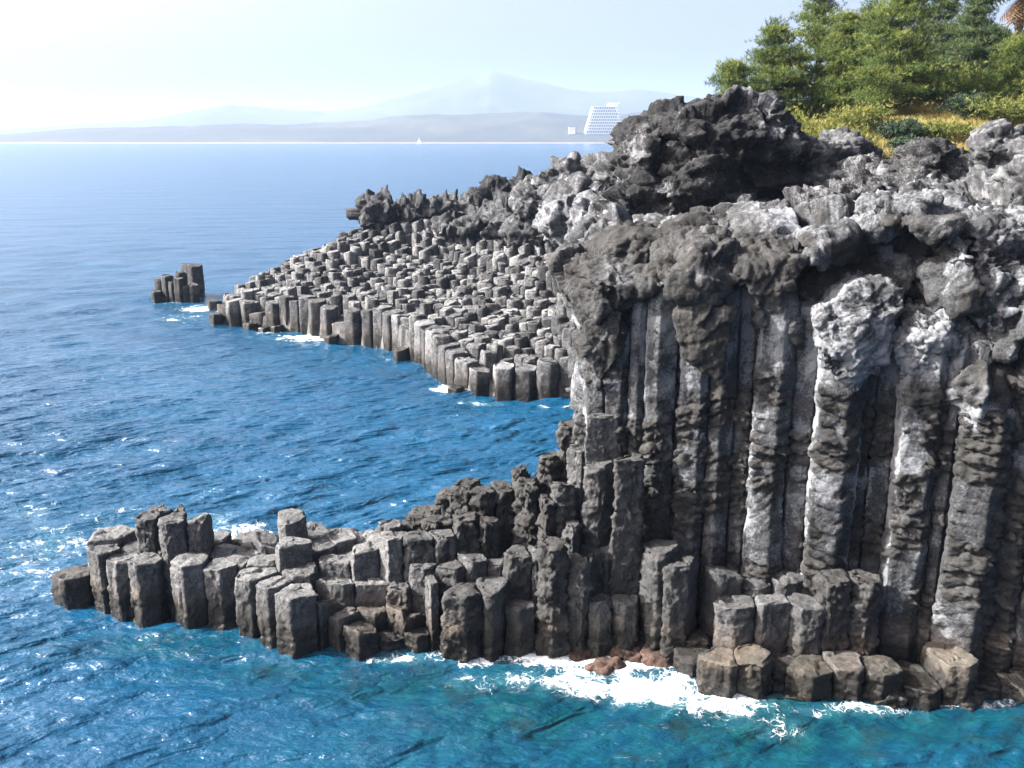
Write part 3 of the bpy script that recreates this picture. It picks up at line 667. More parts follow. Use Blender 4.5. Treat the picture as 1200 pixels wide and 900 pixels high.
t = NT('headland_ground')
pos = t.n('ShaderNodeNewGeometry').outputs['Position']
n1 = t.noise(pos, 1.1, 5); n2 = t.noise(pos, 7, 5, .65)
rk = t.mix(t.ss(n1, .35, .65), (0.0187, 0.0181, 0.0181), (0.0800, 0.0783, 0.0763))
gs = t.mix(t.ss(n1, .38, .62), (.25, .2, .07), (.16, .16, .045)); gs = t.mix(n2, gs, (.33, .27, .12))
c = t.mix(t.attr('grass'), rk, gs)
p = t.pr(i_Base_Color=c, i_Roughness=.95, i_Normal=t.n('ShaderNodeBump', i_Strength=.8, i_Distance=.15, i_Height=n2).outputs[0])
kind(link('terrain', mesh_from('terrain', np.c_[XY, Z], Fg, t.out(p.outputs[0]), {'grass': gr})), 'structure')
def ground(x, y):
    i = int(np.clip(round((y-gy[0])/.6), 0, ny-1)); j = int(np.clip(round((x-gx[0])/.6), 0, nx-1)); return float(Z[i*nx+j])

# ------------------------------------------------------------------ vegetation
def leaf_mat(name, a, b, c, trans=.25):
    t = NT(name)
    n = t.attr('tone'); pos = t.n('ShaderNodeNewGeometry').outputs['Position']; m = t.noise(pos, 1.1, 2)
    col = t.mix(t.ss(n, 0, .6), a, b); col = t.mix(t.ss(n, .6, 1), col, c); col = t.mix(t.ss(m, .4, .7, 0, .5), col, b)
    p = t.pr(i_Base_Color=col, i_Roughness=.6)
    p.inputs['Specular IOR Level'].default_value = .2
    tr = t.n('ShaderNodeBsdfTranslucent', i_Color=col)
    mx = t.n('ShaderNodeMixShader', i_0=trans, i_1=p.outputs[0], i_2=tr.outputs[0])
    return t.out(mx.outputs[0])
def wood_mat(name, a, b):
    t = NT(name); pos = t.n('ShaderNodeNewGeometry').outputs['Position']; n = t.noise(pos, 9, 5, .65)
    p = t.pr(i_Base_Color=t.mix(n, a, b), i_Roughness=.9, i_Normal=t.n('ShaderNodeBump', i_Strength=.7, i_Distance=.03, i_Height=n).outputs[0])
    return t.out(p.outputs[0])
M_PINE = leaf_mat('pine_needles', (0.0206, 0.0413, 0.0120), (0.0671, 0.0989, 0.0232), (0.1634, 0.1763, 0.0387), .4)
M_PINED = leaf_mat('dark_needles', (0.0172, 0.0361, 0.0172), (0.0473, 0.0731, 0.0258), (0.0946, 0.1204, 0.0361), .35)
M_SHRUB = leaf_mat('shrub_leaves', (0.0387, 0.0533, 0.0138), (0.0946, 0.1118, 0.0258), (0.1720, 0.1634, 0.0430), .35)
M_SHRUBB = leaf_mat('brown_shrub', (0.0448, 0.0373, 0.0224), (0.0970, 0.0783, 0.0448), (0.1493, 0.1195, 0.0672), .3)
M_SHRUBD = leaf_mat('dark_shrub', (0.0112, 0.0238, 0.0150), (0.0224, 0.0410, 0.0224), (0.0448, 0.0672, 0.0336), .2)
M_GRASS = leaf_mat('dry_grass', (0.1269, 0.1120, 0.0373), (0.2389, 0.2016, 0.0672), (0.3284, 0.2762, 0.1269), .35)
M_FROND = leaf_mat('palm_fronds', (0.0224, 0.0373, 0.0150), (0.0448, 0.0672, 0.0224), (0.0746, 0.0896, 0.0298), .25)
M_DEAD = leaf_mat('dead_fronds', (0.0896, 0.0523, 0.0261), (0.1643, 0.0970, 0.0523), (0.2239, 0.1493, 0.0896), .2)
M_BARK = wood_mat('bark', (0.0187, 0.0138, 0.0107), (0.0640, 0.0480, 0.0347))
M_PALMT = wood_mat('palm_trunk', (0.0640, 0.0480, 0.0347), (0.1600, 0.1280, 0.0960))
def tube(paths, seg=7):
    V, Fc, n = [], [], 0
    for P, rad in paths:
        P = np.array(P, float); k = len(P)
        for q in range(k):
            dv = P[min(q+1, k-1)]-P[max(q-1, 0)]; dv /= np.linalg.norm(dv)+1e-9
            a = np.cross(dv, (0, 0, 1) if abs(dv[2]) < .9 else (1, 0, 0)); a /= np.linalg.norm(a); b = np.cross(dv, a)
            for s in range(seg):
                th = 6.2832*s/seg; V.append(P[q]+rad[q]*(math.cos(th)*a+math.sin(th)*b))
        for q in range(k-1):
            for s in range(seg):
                Fc.append((n+q*seg+s, n+q*seg+(s+1) % seg, n+(q+1)*seg+(s+1) % seg, n+(q+1)*seg+s))
        n += k*seg
    return np.array(V), np.array(Fc)
def tufts(C, nb, ln, wd, r, up=.4, tone=None):
    """needle bundles: nb thin blades leaving each centre"""
    C = np.repeat(C, nb, 0); n = len(C)
    d = r.normal(size=(n, 3)); d[:, 2] += up*1.6; d /= np.linalg.norm(d, axis=1)[:, None]
    s = np.cross(d, r.normal(size=(n, 3))); s /= np.linalg.norm(s, axis=1)[:, None]
    l = ln*r.uniform(.6, 1.2, (n, 1))
    V = np.stack([C-s*wd, C+s*wd, C+d*l+s*wd*.25, C+d*l-s*wd*.25], 1).reshape(-1, 3)
    Fc = np.arange(n*4).reshape(-1, 4)
    t = np.repeat(np.repeat(tone, nb)+r.uniform(-.15, .15, n), 4)
    return V, Fc, np.clip(t, 0, 1)
def pine(label, x, y, h, spread, seed, mat=M_PINE, dens=1.0, base_frac=.12, lean=0.0, group='pine trees above the cliff'):
    r = np.random.default_rng(seed)
    z0 = ground(x, y)-.15
    root = link('pine_tree', None, loc=(x, y, z0)); tag(root, label, 'pine tree', group)
    tz = np.linspace(0, 1, 9)
    path = np.c_[lean*h*tz**1.5+.12*np.sin(tz*5+seed), .1*np.cos(tz*4+seed)-.1, tz*h*.95]
    trunk = [(path, .2*(1-tz*.85)*h/6)]
    limbs, cs, tn = [], [], []
    nl = int(28+h*4)
    for k in range(nl):
        f = base_frac+(1-base_frac)*((k//5)*5+r.uniform(0, 1.3))/nl
        p0 = np.array([np.interp(f, tz, path[:, q]) for q in range(3)])
        az = k*2.4+r.uniform(-.5, .5)
        reach = spread*(1.03-f)**.85*r.uniform(.55, 1.15)*(0.75+.25*min(1, f*4))
        rise = r.uniform(.05, .35)*reach+.35*f*reach
        m = 6; s = np.linspace(0, 1, m)
        lp = p0+np.c_[np.cos(az)*reach*s, np.sin(az)*reach*s, rise*s**1.4+.08*np.sin(s*7+k)]
        limbs.append((lp, .05*(1-.75*s)*(1.1-f)*h/6+.008))
        npad = max(4, int(reach*5))
        for q in range(npad):
            sq = r.uniform(.3, 1.05)
            pc = np.array([np.interp(sq, s, lp[:, z]) for z in range(3)])+r.normal(size=3)*np.array([.28, .28, .12])*reach*.35
            nt = int(20*dens*r.uniform(.6, 1.3))
            off = r.normal(size=(nt, 3))*np.array([.3, .3, .1])
            off[:, 2] = off[:, 2]+.07
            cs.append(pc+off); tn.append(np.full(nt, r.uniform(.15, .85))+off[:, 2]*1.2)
    V, Fc = tube(trunk, 9); link('trunk', mesh_from('trunk', V, Fc, M_BARK), root)
    for lp, rad in limbs:
        V, Fc = tube([(lp, rad)], 5); link('limb', mesh_from('limb', V, Fc, M_BARK), root)
    V, Fc, tt = tufts(np.vstack(cs), 10, .2, .0105, r, .7, np.concatenate(tn))
    link('crown', mesh_from('crown', V, Fc, mat, {'tone': tt}, False), root)
def shrub(label, x, y, w, h, seed, mat, ln=.16, wd=.022, n=420, name='shrub', group='shrubs on the slope'):
    r = np.random.default_rng(seed); z0 = ground(x, y)-.05
    root = link(name, None, loc=(x, y, z0)); tag(root, label, 'shrub', group)
    st = []
    cs, tn = [], []
    for k in range(9):
        az = k*2.4; e = np.array([math.cos(az)*w*.7*r.uniform(.5, 1), math.sin(az)*w*.7*r.uniform(.5, 1), h*r.uniform(.55, 1)])
        s = np.linspace(0, 1, 4)[:, None]; st.append((e*s+np.c_[0*s, 0*s, .1*np.sin(s*3)], np.linspace(.03, .008, 4)))
        m = n//9; off = r.normal(size=(m, 3))*np.array([w*.28, w*.28, h*.17])
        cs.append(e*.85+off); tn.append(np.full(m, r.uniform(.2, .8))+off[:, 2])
    V, Fc = tube(st, 5); link('stem', mesh_from('stem', V, Fc, M_BARK), root)
    C = np.vstack(cs); C[:, 2] = np.maximum(C[:, 2], .05)
    V, Fc, tt = tufts(C, 6, ln, wd, r, .5, np.concatenate(tn))
    link('foliage', mesh_from('foliage', V, Fc, mat, {'tone': tt}, False), root)
def XD(u, v, D): p = atD(u, v, D); return p[0], p[1]
TREES = [('low pine at the seaward end of the grove, over the boulder', 858, 49, 4.0, 2.0, M_PINE, 0), ('broad pine with a rounded top above the black boulder', 903, 51, 5.4, 2.6, M_PINE, 0), ('tall pine whose tip rises highest in the seaward clump', 953, 53, 6.5, 2.7, M_PINE, 0),
         ('dense pine filling the gap behind the double-humped rock', 985, 50, 4.9, 2.2, M_PINE, 0), ('open pine with its dark trunk showing in the grove\'s middle', 1043, 47, 5.7, 2.6, M_PINE, .02), ('dark tall pine behind the open-trunked one', 1087, 53, 6.8, 2.3, M_PINED, 0),
         ('dark pine with a wispy leaning top near the palm', 1124, 50, 5.6, 1.5, M_PINED, .05), ('bright pine standing below the palm at the slope\'s top', 1182, 47, 3.4, 2.3, M_PINE, 0), ('pine at the back of the grove between the two tallest', 1012, 58, 5.4, 2.4, M_PINED, 0),
         ('thin dark pine beside the palm trunk', 1156, 57, 3.4, 1.6, M_PINED, 0), ('pine half hidden behind the bright one at the grove\'s end', 1230, 50, 4.2, 2.5, M_PINE, 0)]
for k, (lab, u, D, h, sp2, mt, ln) in enumerate(TREES):
    x, y = XD(u, 140, D); pine(lab, x, y, h*1.1, sp2*1.12, 100+k*7, mt, lean=ln, base_frac=.13 if k == 4 else .03)
SHR = [('yellow-green bush below the dense pine', 985, 41.5, 1.5, 1.5, M_SHRUB), ('brownish bush between the rocks at the grass edge', 1030, 38.5, 1.3, .9, M_SHRUBB), ('tall yellow-green bush below the open pine', 1005, 44, 1.6, 1.8, M_SHRUB),
       ('dark green spreading bush in front of the trunk', 1057, 42, 1.1, .9, M_SHRUBD), ('small dark bush under the spreading one', 1066, 40.5, .8, .6, M_SHRUBD), ('wide yellow bush on the grass by the dark pine', 1105, 42, 1.6, 1.2, M_SHRUB), ('low yellow bush beside the pointed rock', 1050, 39, 1.3, .7, M_SHRUB),
       ('green bush under the bright pine', 1165, 43.5, 1.7, 1.3, M_SHRUB), ('dark bush in the shade of the wispy pine', 1130, 44.5, 1.0, 1.0, M_SHRUBD), ('bush above the black boulder\'s shoulder', 945, 44, 1.5, 1.4, M_SHRUB), ('green bush behind the black boulder', 910, 45, 1.6, 1.6, M_PINE), ('bush at the slope\'s outer end under the rear pine', 1215, 43, 1.8, 1.5, M_SHRUB), ('tall green bush filling the gap beside the open pine\'s trunk', 1072, 50, 2.0, 2.2, M_PINE), ('green thicket behind the wide yellow bush', 1110, 49, 1.9, 2.0, M_PINE), ('bushy green growth on the seaward side of the open pine', 1020, 50, 2.0, 2.0, M_PINE)]
for k, (lab, u, D, w, h, mt) in enumerate(SHR):
    x, y = XD(u, 150, D); shrub(lab, x, y, w, h*(.72 if mt is M_SHRUB else 1), 300+k, mt, n=700)
# palm
px, py = XD(1189, 60, 54); pz = ground(px, py)-.1
palm = link('palm_tree', None, loc=(px, py, pz)); tag(palm, 'palm with a pale shaggy trunk topping the slope', 'palm tree')
tz = np.linspace(0, 1, 40); ph_ = 5.3
V, Fc = tube([(np.c_[.1*tz, 0*tz, tz*ph_], .2+.035*np.sin(np.arange(40)*2.2)+.1*tz**4)], 14); link('trunk', mesh_from('trunk', V, Fc, M_PALMT), palm)
def fronds(n, el0, el1, ln, seed, droop):
    r = np.random.default_rng(seed); V, Fc, tn = [], [], []
    for k in range(n):
        az = k*2.399; el = r.uniform(el0, el1); q = np.linspace(0, 1, 14)
        out = ln*q*math.cos(el); zz = ln*q*math.sin(el)-droop*ln*q**2
        c = np.c_[math.cos(az)*out+.1, math.sin(az)*out, ph_-.1+zz]
        side = np.array([-math.sin(az), math.cos(az), 0])
        for i in range(1, 13):
            for sg in (-1, 1):
                L_ = .55*math.sin(math.pi*(i+1)/15)+.1
                b = c[i]; tip = b+sg*side*L_+(c[i+1]-c[i])*1.2+np.array([0, 0, -.35*L_]); w = (c[i+1]-c[i])*.3
                m = len(V); V += [b-w, b+w, tip+w*.2, tip-w*.2]; Fc.append((m, m+1, m+2, m+3)); tn += [r.uniform(.1, .9)]*4
    return mesh_from('f', np.array(V), Fc, None, {'tone': np.array(tn)}, False)
me = fronds(26, -.1, 1.2, 2.6, 1, .5); me.materials.append(M_FROND); link('crown', me, palm)
me = fronds(14, -1.3, -.7, 1.5, 2, .1); me.materials.append(M_DEAD); link('dead_frond_skirt', me, palm)
# dry grass
r = np.random.default_rng(5); n = 30000
gxy = np.c_[r.uniform(11.5, 34, n), r.uniform(35.5, 50, n)]
gz = np.array([ground(a, b) for a, b in gxy]); gi = np.array([gr[int(np.clip(round((b-gy[0])/.6), 0, ny-1))*nx+int(np.clip(round((a-gx[0])/.6), 0, nx-1))] for a, b in gxy])
k = gi > r.uniform(.2, .8, n); C = np.c_[gxy[k], gz[k]-.08]
V, Fc, tt = tufts(C, 5, .38, .014, r, 1.6, np.clip(.5+.5*fbm(C*.6, 2, 4), 0, 1))
kind(link('grass', mesh_from('grass', V, Fc, M_GRASS, {'tone': tt}, False)), 'stuff', 'dry golden grass covering the slope below the pines', 'grass')

# ------------------------------------------------------------------ sea
def graded(lo, hi, step, end_lo, end_hi, g):
    a = list(np.arange(lo, hi, step)); s = step
    while a[-1] < end_hi: s *= g; a.append(a[-1]+s)
    s = step; b = []
    q = lo
    while q > end_lo: s *= g; q -= s; b.append(q)
    return np.array(b[::-1]+a)
sx = graded(-31, 20, .125, -12000, 12000, 1.06); sy = graded(14, 60, .11, -250, 12000, 1.03)
X, Y = np.meshgrid(sx, sy)
DX = np.gradient(sx)[None, :]+0*Y; DY = np.gradient(sy)[:, None]+0*X; SPC = np.maximum(np.minimum(DX, 3*DY), DY)
Zs = np.zeros_like(X); r = np.random.default_rng(11)
wx = .9*vnoise(np.stack([X*.12, Y*.12, 0*X], -1), 3); wy = .9*vnoise(np.stack([X*.12, Y*.12, 0*X+5], -1), 4)
unres = 1-np.clip(1.1/(2.8*SPC)-.4, 0, 1)
gust = .8+.35*vnoise(np.stack([X*.05, Y*.05, 0*X+9], -1), 6)
for k in range(54):
    lam = .42*1.057**k*r.uniform(.9, 1.1); th = math.radians(-64)+r.normal()*.36; kk = 2*math.pi/lam
    ph = kk*((X+wx)*math.cos(th)+(Y+wy)*math.sin(th))+r.uniform(0, 6.28)
    s = np.sin(ph); a = .0098*lam**.66
    Zs += a*(s+.25*np.cos(2*ph))*np.clip(lam/(2.8*SPC)-.4, 0, 1)*gust
# foam: where waves break, by plan position
def foam_at(u, v): return atz(u, v, 0)
FM = [(640,768,1.6,.55,.85),(720,776,2.0,.7,.8),(780,772,1.5,.7,.86),(700,800,2.2,1.0,.7),(780,808,2.3,1.0,.74),(850,825,1.8,.9,.68),(560,770,1.8,.5,.66),(470,773,1.5,.4,.55),(590,795,2.2,.9,.5),(900,850,1.3,.7,.5),(1020,830,1.6,.35,.62),(1130,822,1.8,.35,.66),(1190,812,1.2,.3,.7),(960,835,1.0,.3,.5),
      (60,640,2.4,2.6,.46),(40,600,2.0,2.6,.36),(85,690,1.2,.8,.5),(20,680,2.4,1.2,.36),(290,628,2.2,1.4,.6),(250,612,1.8,1.2,.42),(130,610,2,1.6,.4),
      (238,362,3.0,2.0,.66),(215,372,4,2.0,.42),(195,355,2.5,1.2,.42),(365,396,3.4,1.2,.75),(315,390,2,.8,.5),(530,456,1.3,1.3,1.0),(560,470,2,.6,.5),(660,478,2,.5,.5),(460,420,2,1,.4)]
foam = np.zeros_like(X)
for (u, v, a, b, s) in FM:
    x, y = foam_at(u, v); foam = np.maximum(foam, s*np.exp(-(((X-x)/a)**2+((Y-y)/b)**2)**1.2*.8))
shal = np.zeros_like(X)
for (u, v, a, b, s) in [(220,755,4,.9,.7),(340,785,3.4,1.0,.7),(480,800,4,1.6,.8),(620,830,5,3,.9),(900,850,6,2.5,1.),(1100,850,5,2,.9),(500,880,5,2.5,.5),(800,890,6,3,.7),(1150,880,5,3,.6)]:
    x, y = foam_at(u, v); shal = np.maximum(shal, s*np.exp(-(((X-x)/a)**2+((Y-y)/b)**2)))
Zs += .05*foam*fbm(np.stack([X*2.2, Y*2.2, 0*X], -1), 2, 8)
nx2, ny2 = len(sx), len(sy)
i = np.arange(ny2-1)[:, None]*nx2; j = np.arange(nx2-1)[None]
Fs = np.stack([i+j, i+j+1, i+j+1+nx2, i+j+nx2], -1).reshape(-1, 4)
t = NT('sea_water')
pos = t.n('ShaderNodeNewGeometry').outputs['Position']
def mapped(sx_, sy_, rz): return t.n('ShaderNodeMapping', i_Vector=pos, i_Scale=(sx_, sy_, 1), i_Rotation=(0, 0, rz)).outputs[0]
w1 = t.noise(mapped(.55, 1.2, -.5), 1.0, 5, .6); w2 = t.noise(mapped(2.2, 3.8, -.45), 1.0, 4, .6); w3 = t.noise(mapped(.12, .3, -.4), 1.0, 4, .6); w4 = t.noise(mapped(.03, .1, -.2), 1.0, 5, .6)
hgt = t.math('ADD', t.math('MULTIPLY', w1, .5), t.math('MULTIPLY', w2, .24)); hgt = t.math('ADD', hgt, t.math('MULTIPLY', w3, 1.7)); hgt = t.math('ADD', hgt, t.math('MULTIPLY', w4, 2.6))
bmp = t.n('ShaderNodeBump', i_Strength=.9, i_Distance=.5, i_Height=hgt).outputs[0]
sh = t.attr('shallow'); fo = t.attr('foam')
deep = t.mix(t.noise(mapped(.06, .1, 0), 1.0, 3), (.0017, .023, .054), (.0033, .042, .088))
bed = t.noise(pos, 1.3, 4, .6)
tc = t.mix(t.ss(bed, .4, .62), (.001, .017, .029), (.0024, .031, .038)); tc = t.mix(t.ss(t.noise(pos, .8, 3), .52, .68, 0, .75), tc, (.006, .012, .009))
c = t.mix(sh, deep, tc); c = t.mix(t.ss(t.math('ADD', fo, t.math('MULTIPLY_ADD', t.noise(pos, .7, 3), .5, -.25)), .15, .9, 0, .45), c, (.03, .1, .115))
wsp = t.n('ShaderNodeVectorMath', operation='ADD', i_0=pos, i_1=t.n('ShaderNodeVectorMath', operation='SCALE', i_0=t.n('ShaderNodeTexNoise', i_Vector=pos, i_Scale=.9, i_Detail=3.0).outputs['Color'], i_Scale=1.1).outputs[0]).outputs[0]
ed = t.n('ShaderNodeTexVoronoi', feature='DISTANCE_TO_EDGE', i_Vector=wsp, i_Scale=3.2).outputs['Distance']
ed2 = t.n('ShaderNodeTexVoronoi', feature='DISTANCE_TO_EDGE', i_Vector=wsp, i_Scale=8.5).outputs['Distance']
lace = t.math('MAXIMUM', t.ss(ed, .11, .0), t.math('MULTIPLY', t.ss(ed2, .12, .0), .75))
fn = t.noise(wsp, 1.5, 9, .68)
fk = t.math('ADD', t.math('MULTIPLY', fo, 1.15), t.math('MULTIPLY_ADD', fn, 1.7, -1.0))
fk = t.math('ADD', fk, t.math('MULTIPLY_ADD', lace, .2, -.07))
fac = t.math('MULTIPLY', t.ss(fk, .4, .82), t.ss(fo, .03, .2, 0, .95))
water = t.pr(i_Base_Color=c, i_Roughness=t.math('MULTIPLY_ADD', t.attr('chop'), .13, .07), i_IOR=1.33, i_Normal=bmp)
foamsh = t.pr(i_Base_Color=(.82, .85, .87, 1), i_Roughness=.9, i_Normal=t.n('ShaderNodeBump', i_Strength=.6, i_Distance=.12, i_Height=fk).outputs[0])
mx = t.n('ShaderNodeMixShader', i_0=fac, i_1=water.outputs[0], i_2=foamsh.outputs[0])
M_SEA = t.out(mx.outputs[0])
kind(link('sea', mesh_from('sea', np.c_[X.ravel(), Y.ravel(), Zs.ravel()], Fs, M_SEA, {'foam': foam.ravel(), 'shallow': shal.ravel(), 'chop': unres.ravel()})), 'structure')

# ------------------------------------------------------------------ far shore, hills, mountain
def forest(name, a, b, sand):
    t = NT(name); pos = t.n('ShaderNodeNewGeometry').outputs['Position']; n = t.noise(pos, .02, 6, .65); n2 = t.noise(pos, .004, 4)
    z = t.n('ShaderNodeSeparateXYZ', i_0=pos).outputs[2]
    c = t.mix(t.ss(n, .35, .65), a, b); c = t.mix(t.ss(n2, .5, .65, 0, .5), c, (.04, .04, .03))
    if sand: c = t.mix(t.ss(z, 3.0, 1.5), c, (.11, .1, .085))
    return t.out(t.pr(i_Base_Color=c, i_Roughness=.95).outputs[0])
def range_mesh(name, prof, D, depth, mat, rough, back):
    us = np.linspace(prof[0][0], prof[-1][0], 1100); vs = np.interp(us, [p[0] for p in prof], [p[1] for p in prof])
    rows_ = [(-.5, -.03), (-.42, .1), (-.3, .35), (-.15, .72), (0, 1.0), (.12, .93), (.3, .7), (.6, .35), (1, -.02)]
    fr0 = np.linspace(-.5, 1, 40); rows_ = list(zip(fr0, np.interp(fr0, [q[0] for q in rows_], [q[1] for q in rows_])))
    V = []
    for f_, hh in rows_:
        for u, v in zip(us, vs):
            X_, _, top = atD(u, v, D)
            yy = D+f_*depth
            z = hh*top if hh > 0 else -4
            V.append((X_*(1+f_*depth/D*.2), yy, z))
    V = np.array(V); n = len(us)
    nz = fbm(V*np.array([1, 1, 0])*rough*.35, 5, 13); V[:, 2] += np.where(V[:, 2] > 0, nz*np.clip(V[:, 2], 0, 110)*.14, 0)
    V[:, 1] += 25*fbm(V*np.array([1, 1, 0])*.002, 2, 3)*(depth/800)
    i = np.arange(len(rows_)-1)[:, None]*n; j = np.arange(n-1)[None]
    Fc = np.stack([i+j, i+j+1, i+j+1+n, i+j+n], -1).reshape(-1, 4)
    return kind(link(name, mesh_from(name, V, Fc, mat)), 'structure')
COAST = [(-500,164),(-200,162),(0,158),(50,154),(100,151),(160,149),(200,146),(260,147),(330,144),(420,142),(470,138),(500,135),(560,134),(640,133),(700,136),(760,131),(830,129),(900,128),(1000,132),(1200,135),(1600,140)]
range_mesh('coast', COAST, 2500, 700, forest('coast_woods', (0.0048, 0.0082, 0.0067), (0.0106, 0.0144, 0.0106), True), .02, 0)
MTN = [(-500,160),(-100,156),(0,152),(100,146),(180,138),(230,129),(270,123),(300,125),(335,129),(380,131),(420,126),(450,117),(480,110),(510,104),(535,97),(548,90),(556,87),(565,85),(575,82),(584,84),(592,87),(610,92),(640,98),(665,104),(690,108),(720,108),(750,105),(775,107),(800,110),(850,116),(950,120),(1200,130),(1600,150)]
range_mesh('mountain', MTN, 5000, 2000, forest('mountain_woods', (0.0058, 0.0086, 0.0077), (0.0120, 0.0144, 0.0125), False), .006, 0)

# hotel on the far coast: stepped white block with balcony storeys
def simple(name, col, rough=.7):
    t = NT(name); pos = t.n('ShaderNodeNewGeometry').outputs['Position']; n = t.noise(pos, .6, 4)
    return t.out(t.pr(i_Base_Color=t.mix(n, tuple(q*.88 for q in col), col), i_Roughness=rough).outputs[0])
M_WHITE = simple('white_render', (.8, .79, .77)); M_GLASS = simple('dark_glazing', (.3, .32, .35), .2); M_HULL = simple('hull_paint', (.75, .75, .74), .4); M_SAIL = simple('sailcloth', (.82, .82, .8), .8)
def boxes(L):
    V, Fc = [], []
    for (x0, x1, y0, y1, z0, z1) in L:
        m = len(V); V += [(x0,y0,z0),(x1,y0,z0),(x1,y1,z0),(x0,y1,z0),(x0,y0,z1),(x1,y0,z1),(x1,y1,z1),(x0,y1,z1)]
        Fc += [(m,m+3,m+2,m+1),(m+4,m+5,m+6,m+7),(m,m+1,m+5,m+4),(m+1,m+2,m+6,m+5),(m+2,m+3,m+7,m+6),(m+3,m,m+4,m+7)]
    return np.array(V, float), Fc
hx, hy, hz = atD(708, 156, 2270); sc = 2270/1100.
hotel = link('hotel', None, loc=(hx, hy, hz-12)); tag(hotel, 'white stepped hotel block standing on the wooded far coast', 'hotel')
NF = 9; HT = 29; fh = HT*sc/NF
def half(k): return (21-6*(k/NF))*sc
V, Fc = boxes([(-half(k)+2*sc*(k/NF), half(k)-3, 3, 45, 12+k*fh-(12 if k == 0 else 0), 12+(k+1)*fh) for k in range(NF)]); link('body', mesh_from('body', V, Fc, M_WHITE, None, False), hotel)
for k in range(NF):
    V, Fc = boxes([(-half(k)-1+2*sc*(k/NF), half(k)-1.5, -.5, 2.9, 12+k*fh+fh-1.0, 12+k*fh+fh+.6)]); link('balcony', mesh_from('balcony', V, Fc, M_WHITE, None, False), hotel)
    x = -half(k)+2*sc*(k/NF)+2; L_ = []
    while x < half(k)-8: L_.append((x, x+3.6, 2.6, 3.4, 12+k*fh+1, 12+k*fh+fh-1.3)); x += 5.2
    V, Fc = boxes(L_); link('window_band', mesh_from('window_band', V, Fc, M_GLASS, None, False), hotel)
V, Fc = boxes([(4*sc, 15*sc, 6, 30, 12+HT*sc+.1, 12+(HT+3)*sc), (6*sc, 17*sc, 4, 32, 12+(HT+3)*sc, 12+(HT+4)*sc)]); link('penthouse', mesh_from('penthouse', V, Fc, M_WHITE, None, False), hotel)
ax, ay, az_ = atD(671, 153, 2270)
an = link('annex_building', None, loc=(ax, ay, az_-8)); tag(an, 'small low white building beside the big hotel on the coast', 'building')
V, Fc = boxes([(-4*sc, 3*sc, 0, 18, 0, 8+3*sc)]); link('body', mesh_from('body', V, Fc, M_WHITE, None, False), an)
V, Fc = boxes([(-4.3*sc, 3.3*sc, -.6, 18.6, 8+3*sc+.05, 8+3.5*sc)]); link('roof', mesh_from('roof', V, Fc, M_WHITE, None, False), an)
# sailing boat
bx_, by_ = atz(491, 169.2, 0); 
boat = link('sailing_boat', None, loc=(bx_, by_, 0)); tag(boat, 'small white sailing boat alone off the far coast', 'sailing boat')
hv, hf = [], []
for q in range(9):
    s = q/8; w = 1.9*math.sin(math.pi*min(1, .25+s*.8))**.7*(1 if s < .95 else .2); x = -5.5+11*s
    hv += [(x, -w, 1.3+.3*s), (x, -w*.6, -.4), (x, w*.6, -.4), (x, w, 1.3+.3*s)]
for q in range(8):
    for k in range(4): hf.append((q*4+k, q*4+(k+1) % 4, q*4+4+(k+1) % 4, q*4+4+k))
hf += [(0, 1, 2, 3), (35, 34, 33, 32)]
link('hull', mesh_from('hull', np.array(hv), hf, M_HULL, None, False), boat)
V, Fc = tube([([(0.5, 0, 1), (.5, 0, 15)], [.12, .08])], 8); link('mast', mesh_from('mast', V, Fc, M_HULL), boat)
def sailm(name, a, b, c, belly):
    V, Fc = [], []; n = 8
    for q in range(n+1):
        for w in range(n+1):
            s, e = q/n, w/n
            p = np.array(a)*(1-s)+(np.array(b)*(1-e)+np.array(c)*e)*s; V.append(p+np.array([0, belly*math.sin(math.pi*s)*math.sin(math.pi*e), 0]))
    for q in range(n):
        for w in range(n): k = q*(n+1)+w; Fc.append((k, k+1, k+n+2, k+n+1))
    link(name, mesh_from(name, np.array(V), Fc, M_SAIL), boat)
sailm('mainsail', (.3, 0, 14.5), (.3, 0, 2.4), (-4.8, 0, 2.4), .5); sailm('jib', (.8, 0, 13), (5.2, 0, 1.8), (1.0, 0, 2.2), .5)

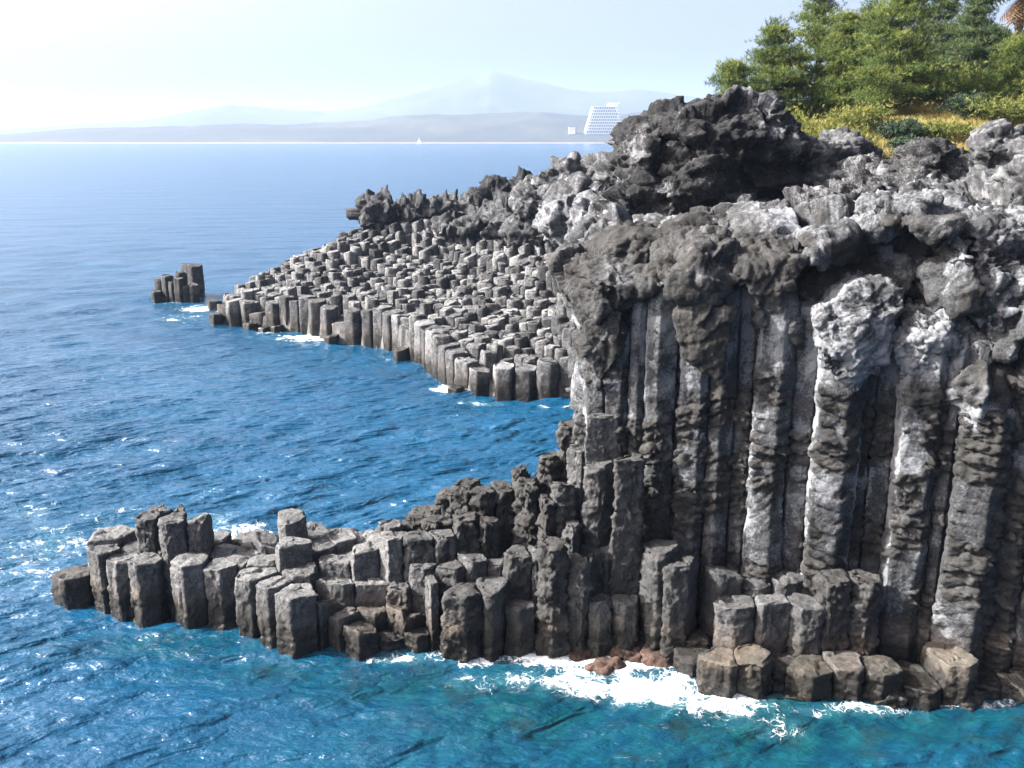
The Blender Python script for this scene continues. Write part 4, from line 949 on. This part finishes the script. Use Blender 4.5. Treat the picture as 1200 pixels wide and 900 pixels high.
# ------------------------------------------------------------------ haze
t = NT('haze_air')
vol = t.n('ShaderNodeVolumePrincipled', i_Color=(.3, .41, .6, 1), i_Density=1/6000., i_Anisotropy=.1)
V, Fc = boxes([(-12500, 12500, -300, 12500, -5, 400)])
me = mesh_from('haze', V, Fc, t.out(None, vol.outputs[0]), None, False)
kind(link('haze', me), 'stuff', 'pale sea haze over the bay', 'haze')

# ------------------------------------------------------------------ light, sky, camera
AZ, EL = math.radians(-91), math.radians(37)
d = Vector((math.sin(AZ)*math.cos(EL), math.cos(AZ)*math.cos(EL), math.sin(EL)))
sun = bpy.data.lights.new('sun', 'SUN'); sun.energy = 5.0; sun.angle = math.radians(.53); sun.color = (1, .98, .95)
so = link('sun', sun); so.rotation_euler = d.to_track_quat('Z', 'Y').to_euler()
w = bpy.data.worlds.new('World'); SC.world = w; w.use_nodes = True
nt_ = w.node_tree; nt_.nodes.clear()
sk = nt_.nodes.new('ShaderNodeTexSky'); sk.sky_type = 'NISHITA'; sk.sun_disc = False; sk.sun_elevation = EL; sk.sun_rotation = AZ; sk.air_density = .35; sk.dust_density = 9.0; sk.ozone_density = .3; sk.altitude = 15
bg = nt_.nodes.new('ShaderNodeBackground'); bg.inputs[1].default_value = .115
wo = nt_.nodes.new('ShaderNodeOutputWorld'); nt_.links.new(sk.outputs[0], bg.inputs[0]); nt_.links.new(bg.outputs[0], wo.inputs[0])
cam = bpy.data.cameras.new('camera'); cam.sensor_width = 36; cam.lens = 36*F/1200; cam.clip_start = .5; cam.clip_end = 40000
co = link('camera', cam, loc=(0, 0, H)); co.rotation_euler = (math.radians(90)-PITCH, 0, 0)
SC.camera = co
vs = SC.view_settings; vs.view_transform = 'Standard'; vs.look = 'None'; vs.gamma = 1; vs.exposure = 2.35; vs.use_curve_mapping = False
cy = SC.cycles; cy.use_denoising = True; cy.max_bounces = 6; cy.diffuse_bounces = 3; cy.glossy_bounces = 3; cy.transmission_bounces = 3; cy.volume_bounces = 0
try: cy.denoiser = 'OPENIMAGEDENOISE'
except Exception: pass
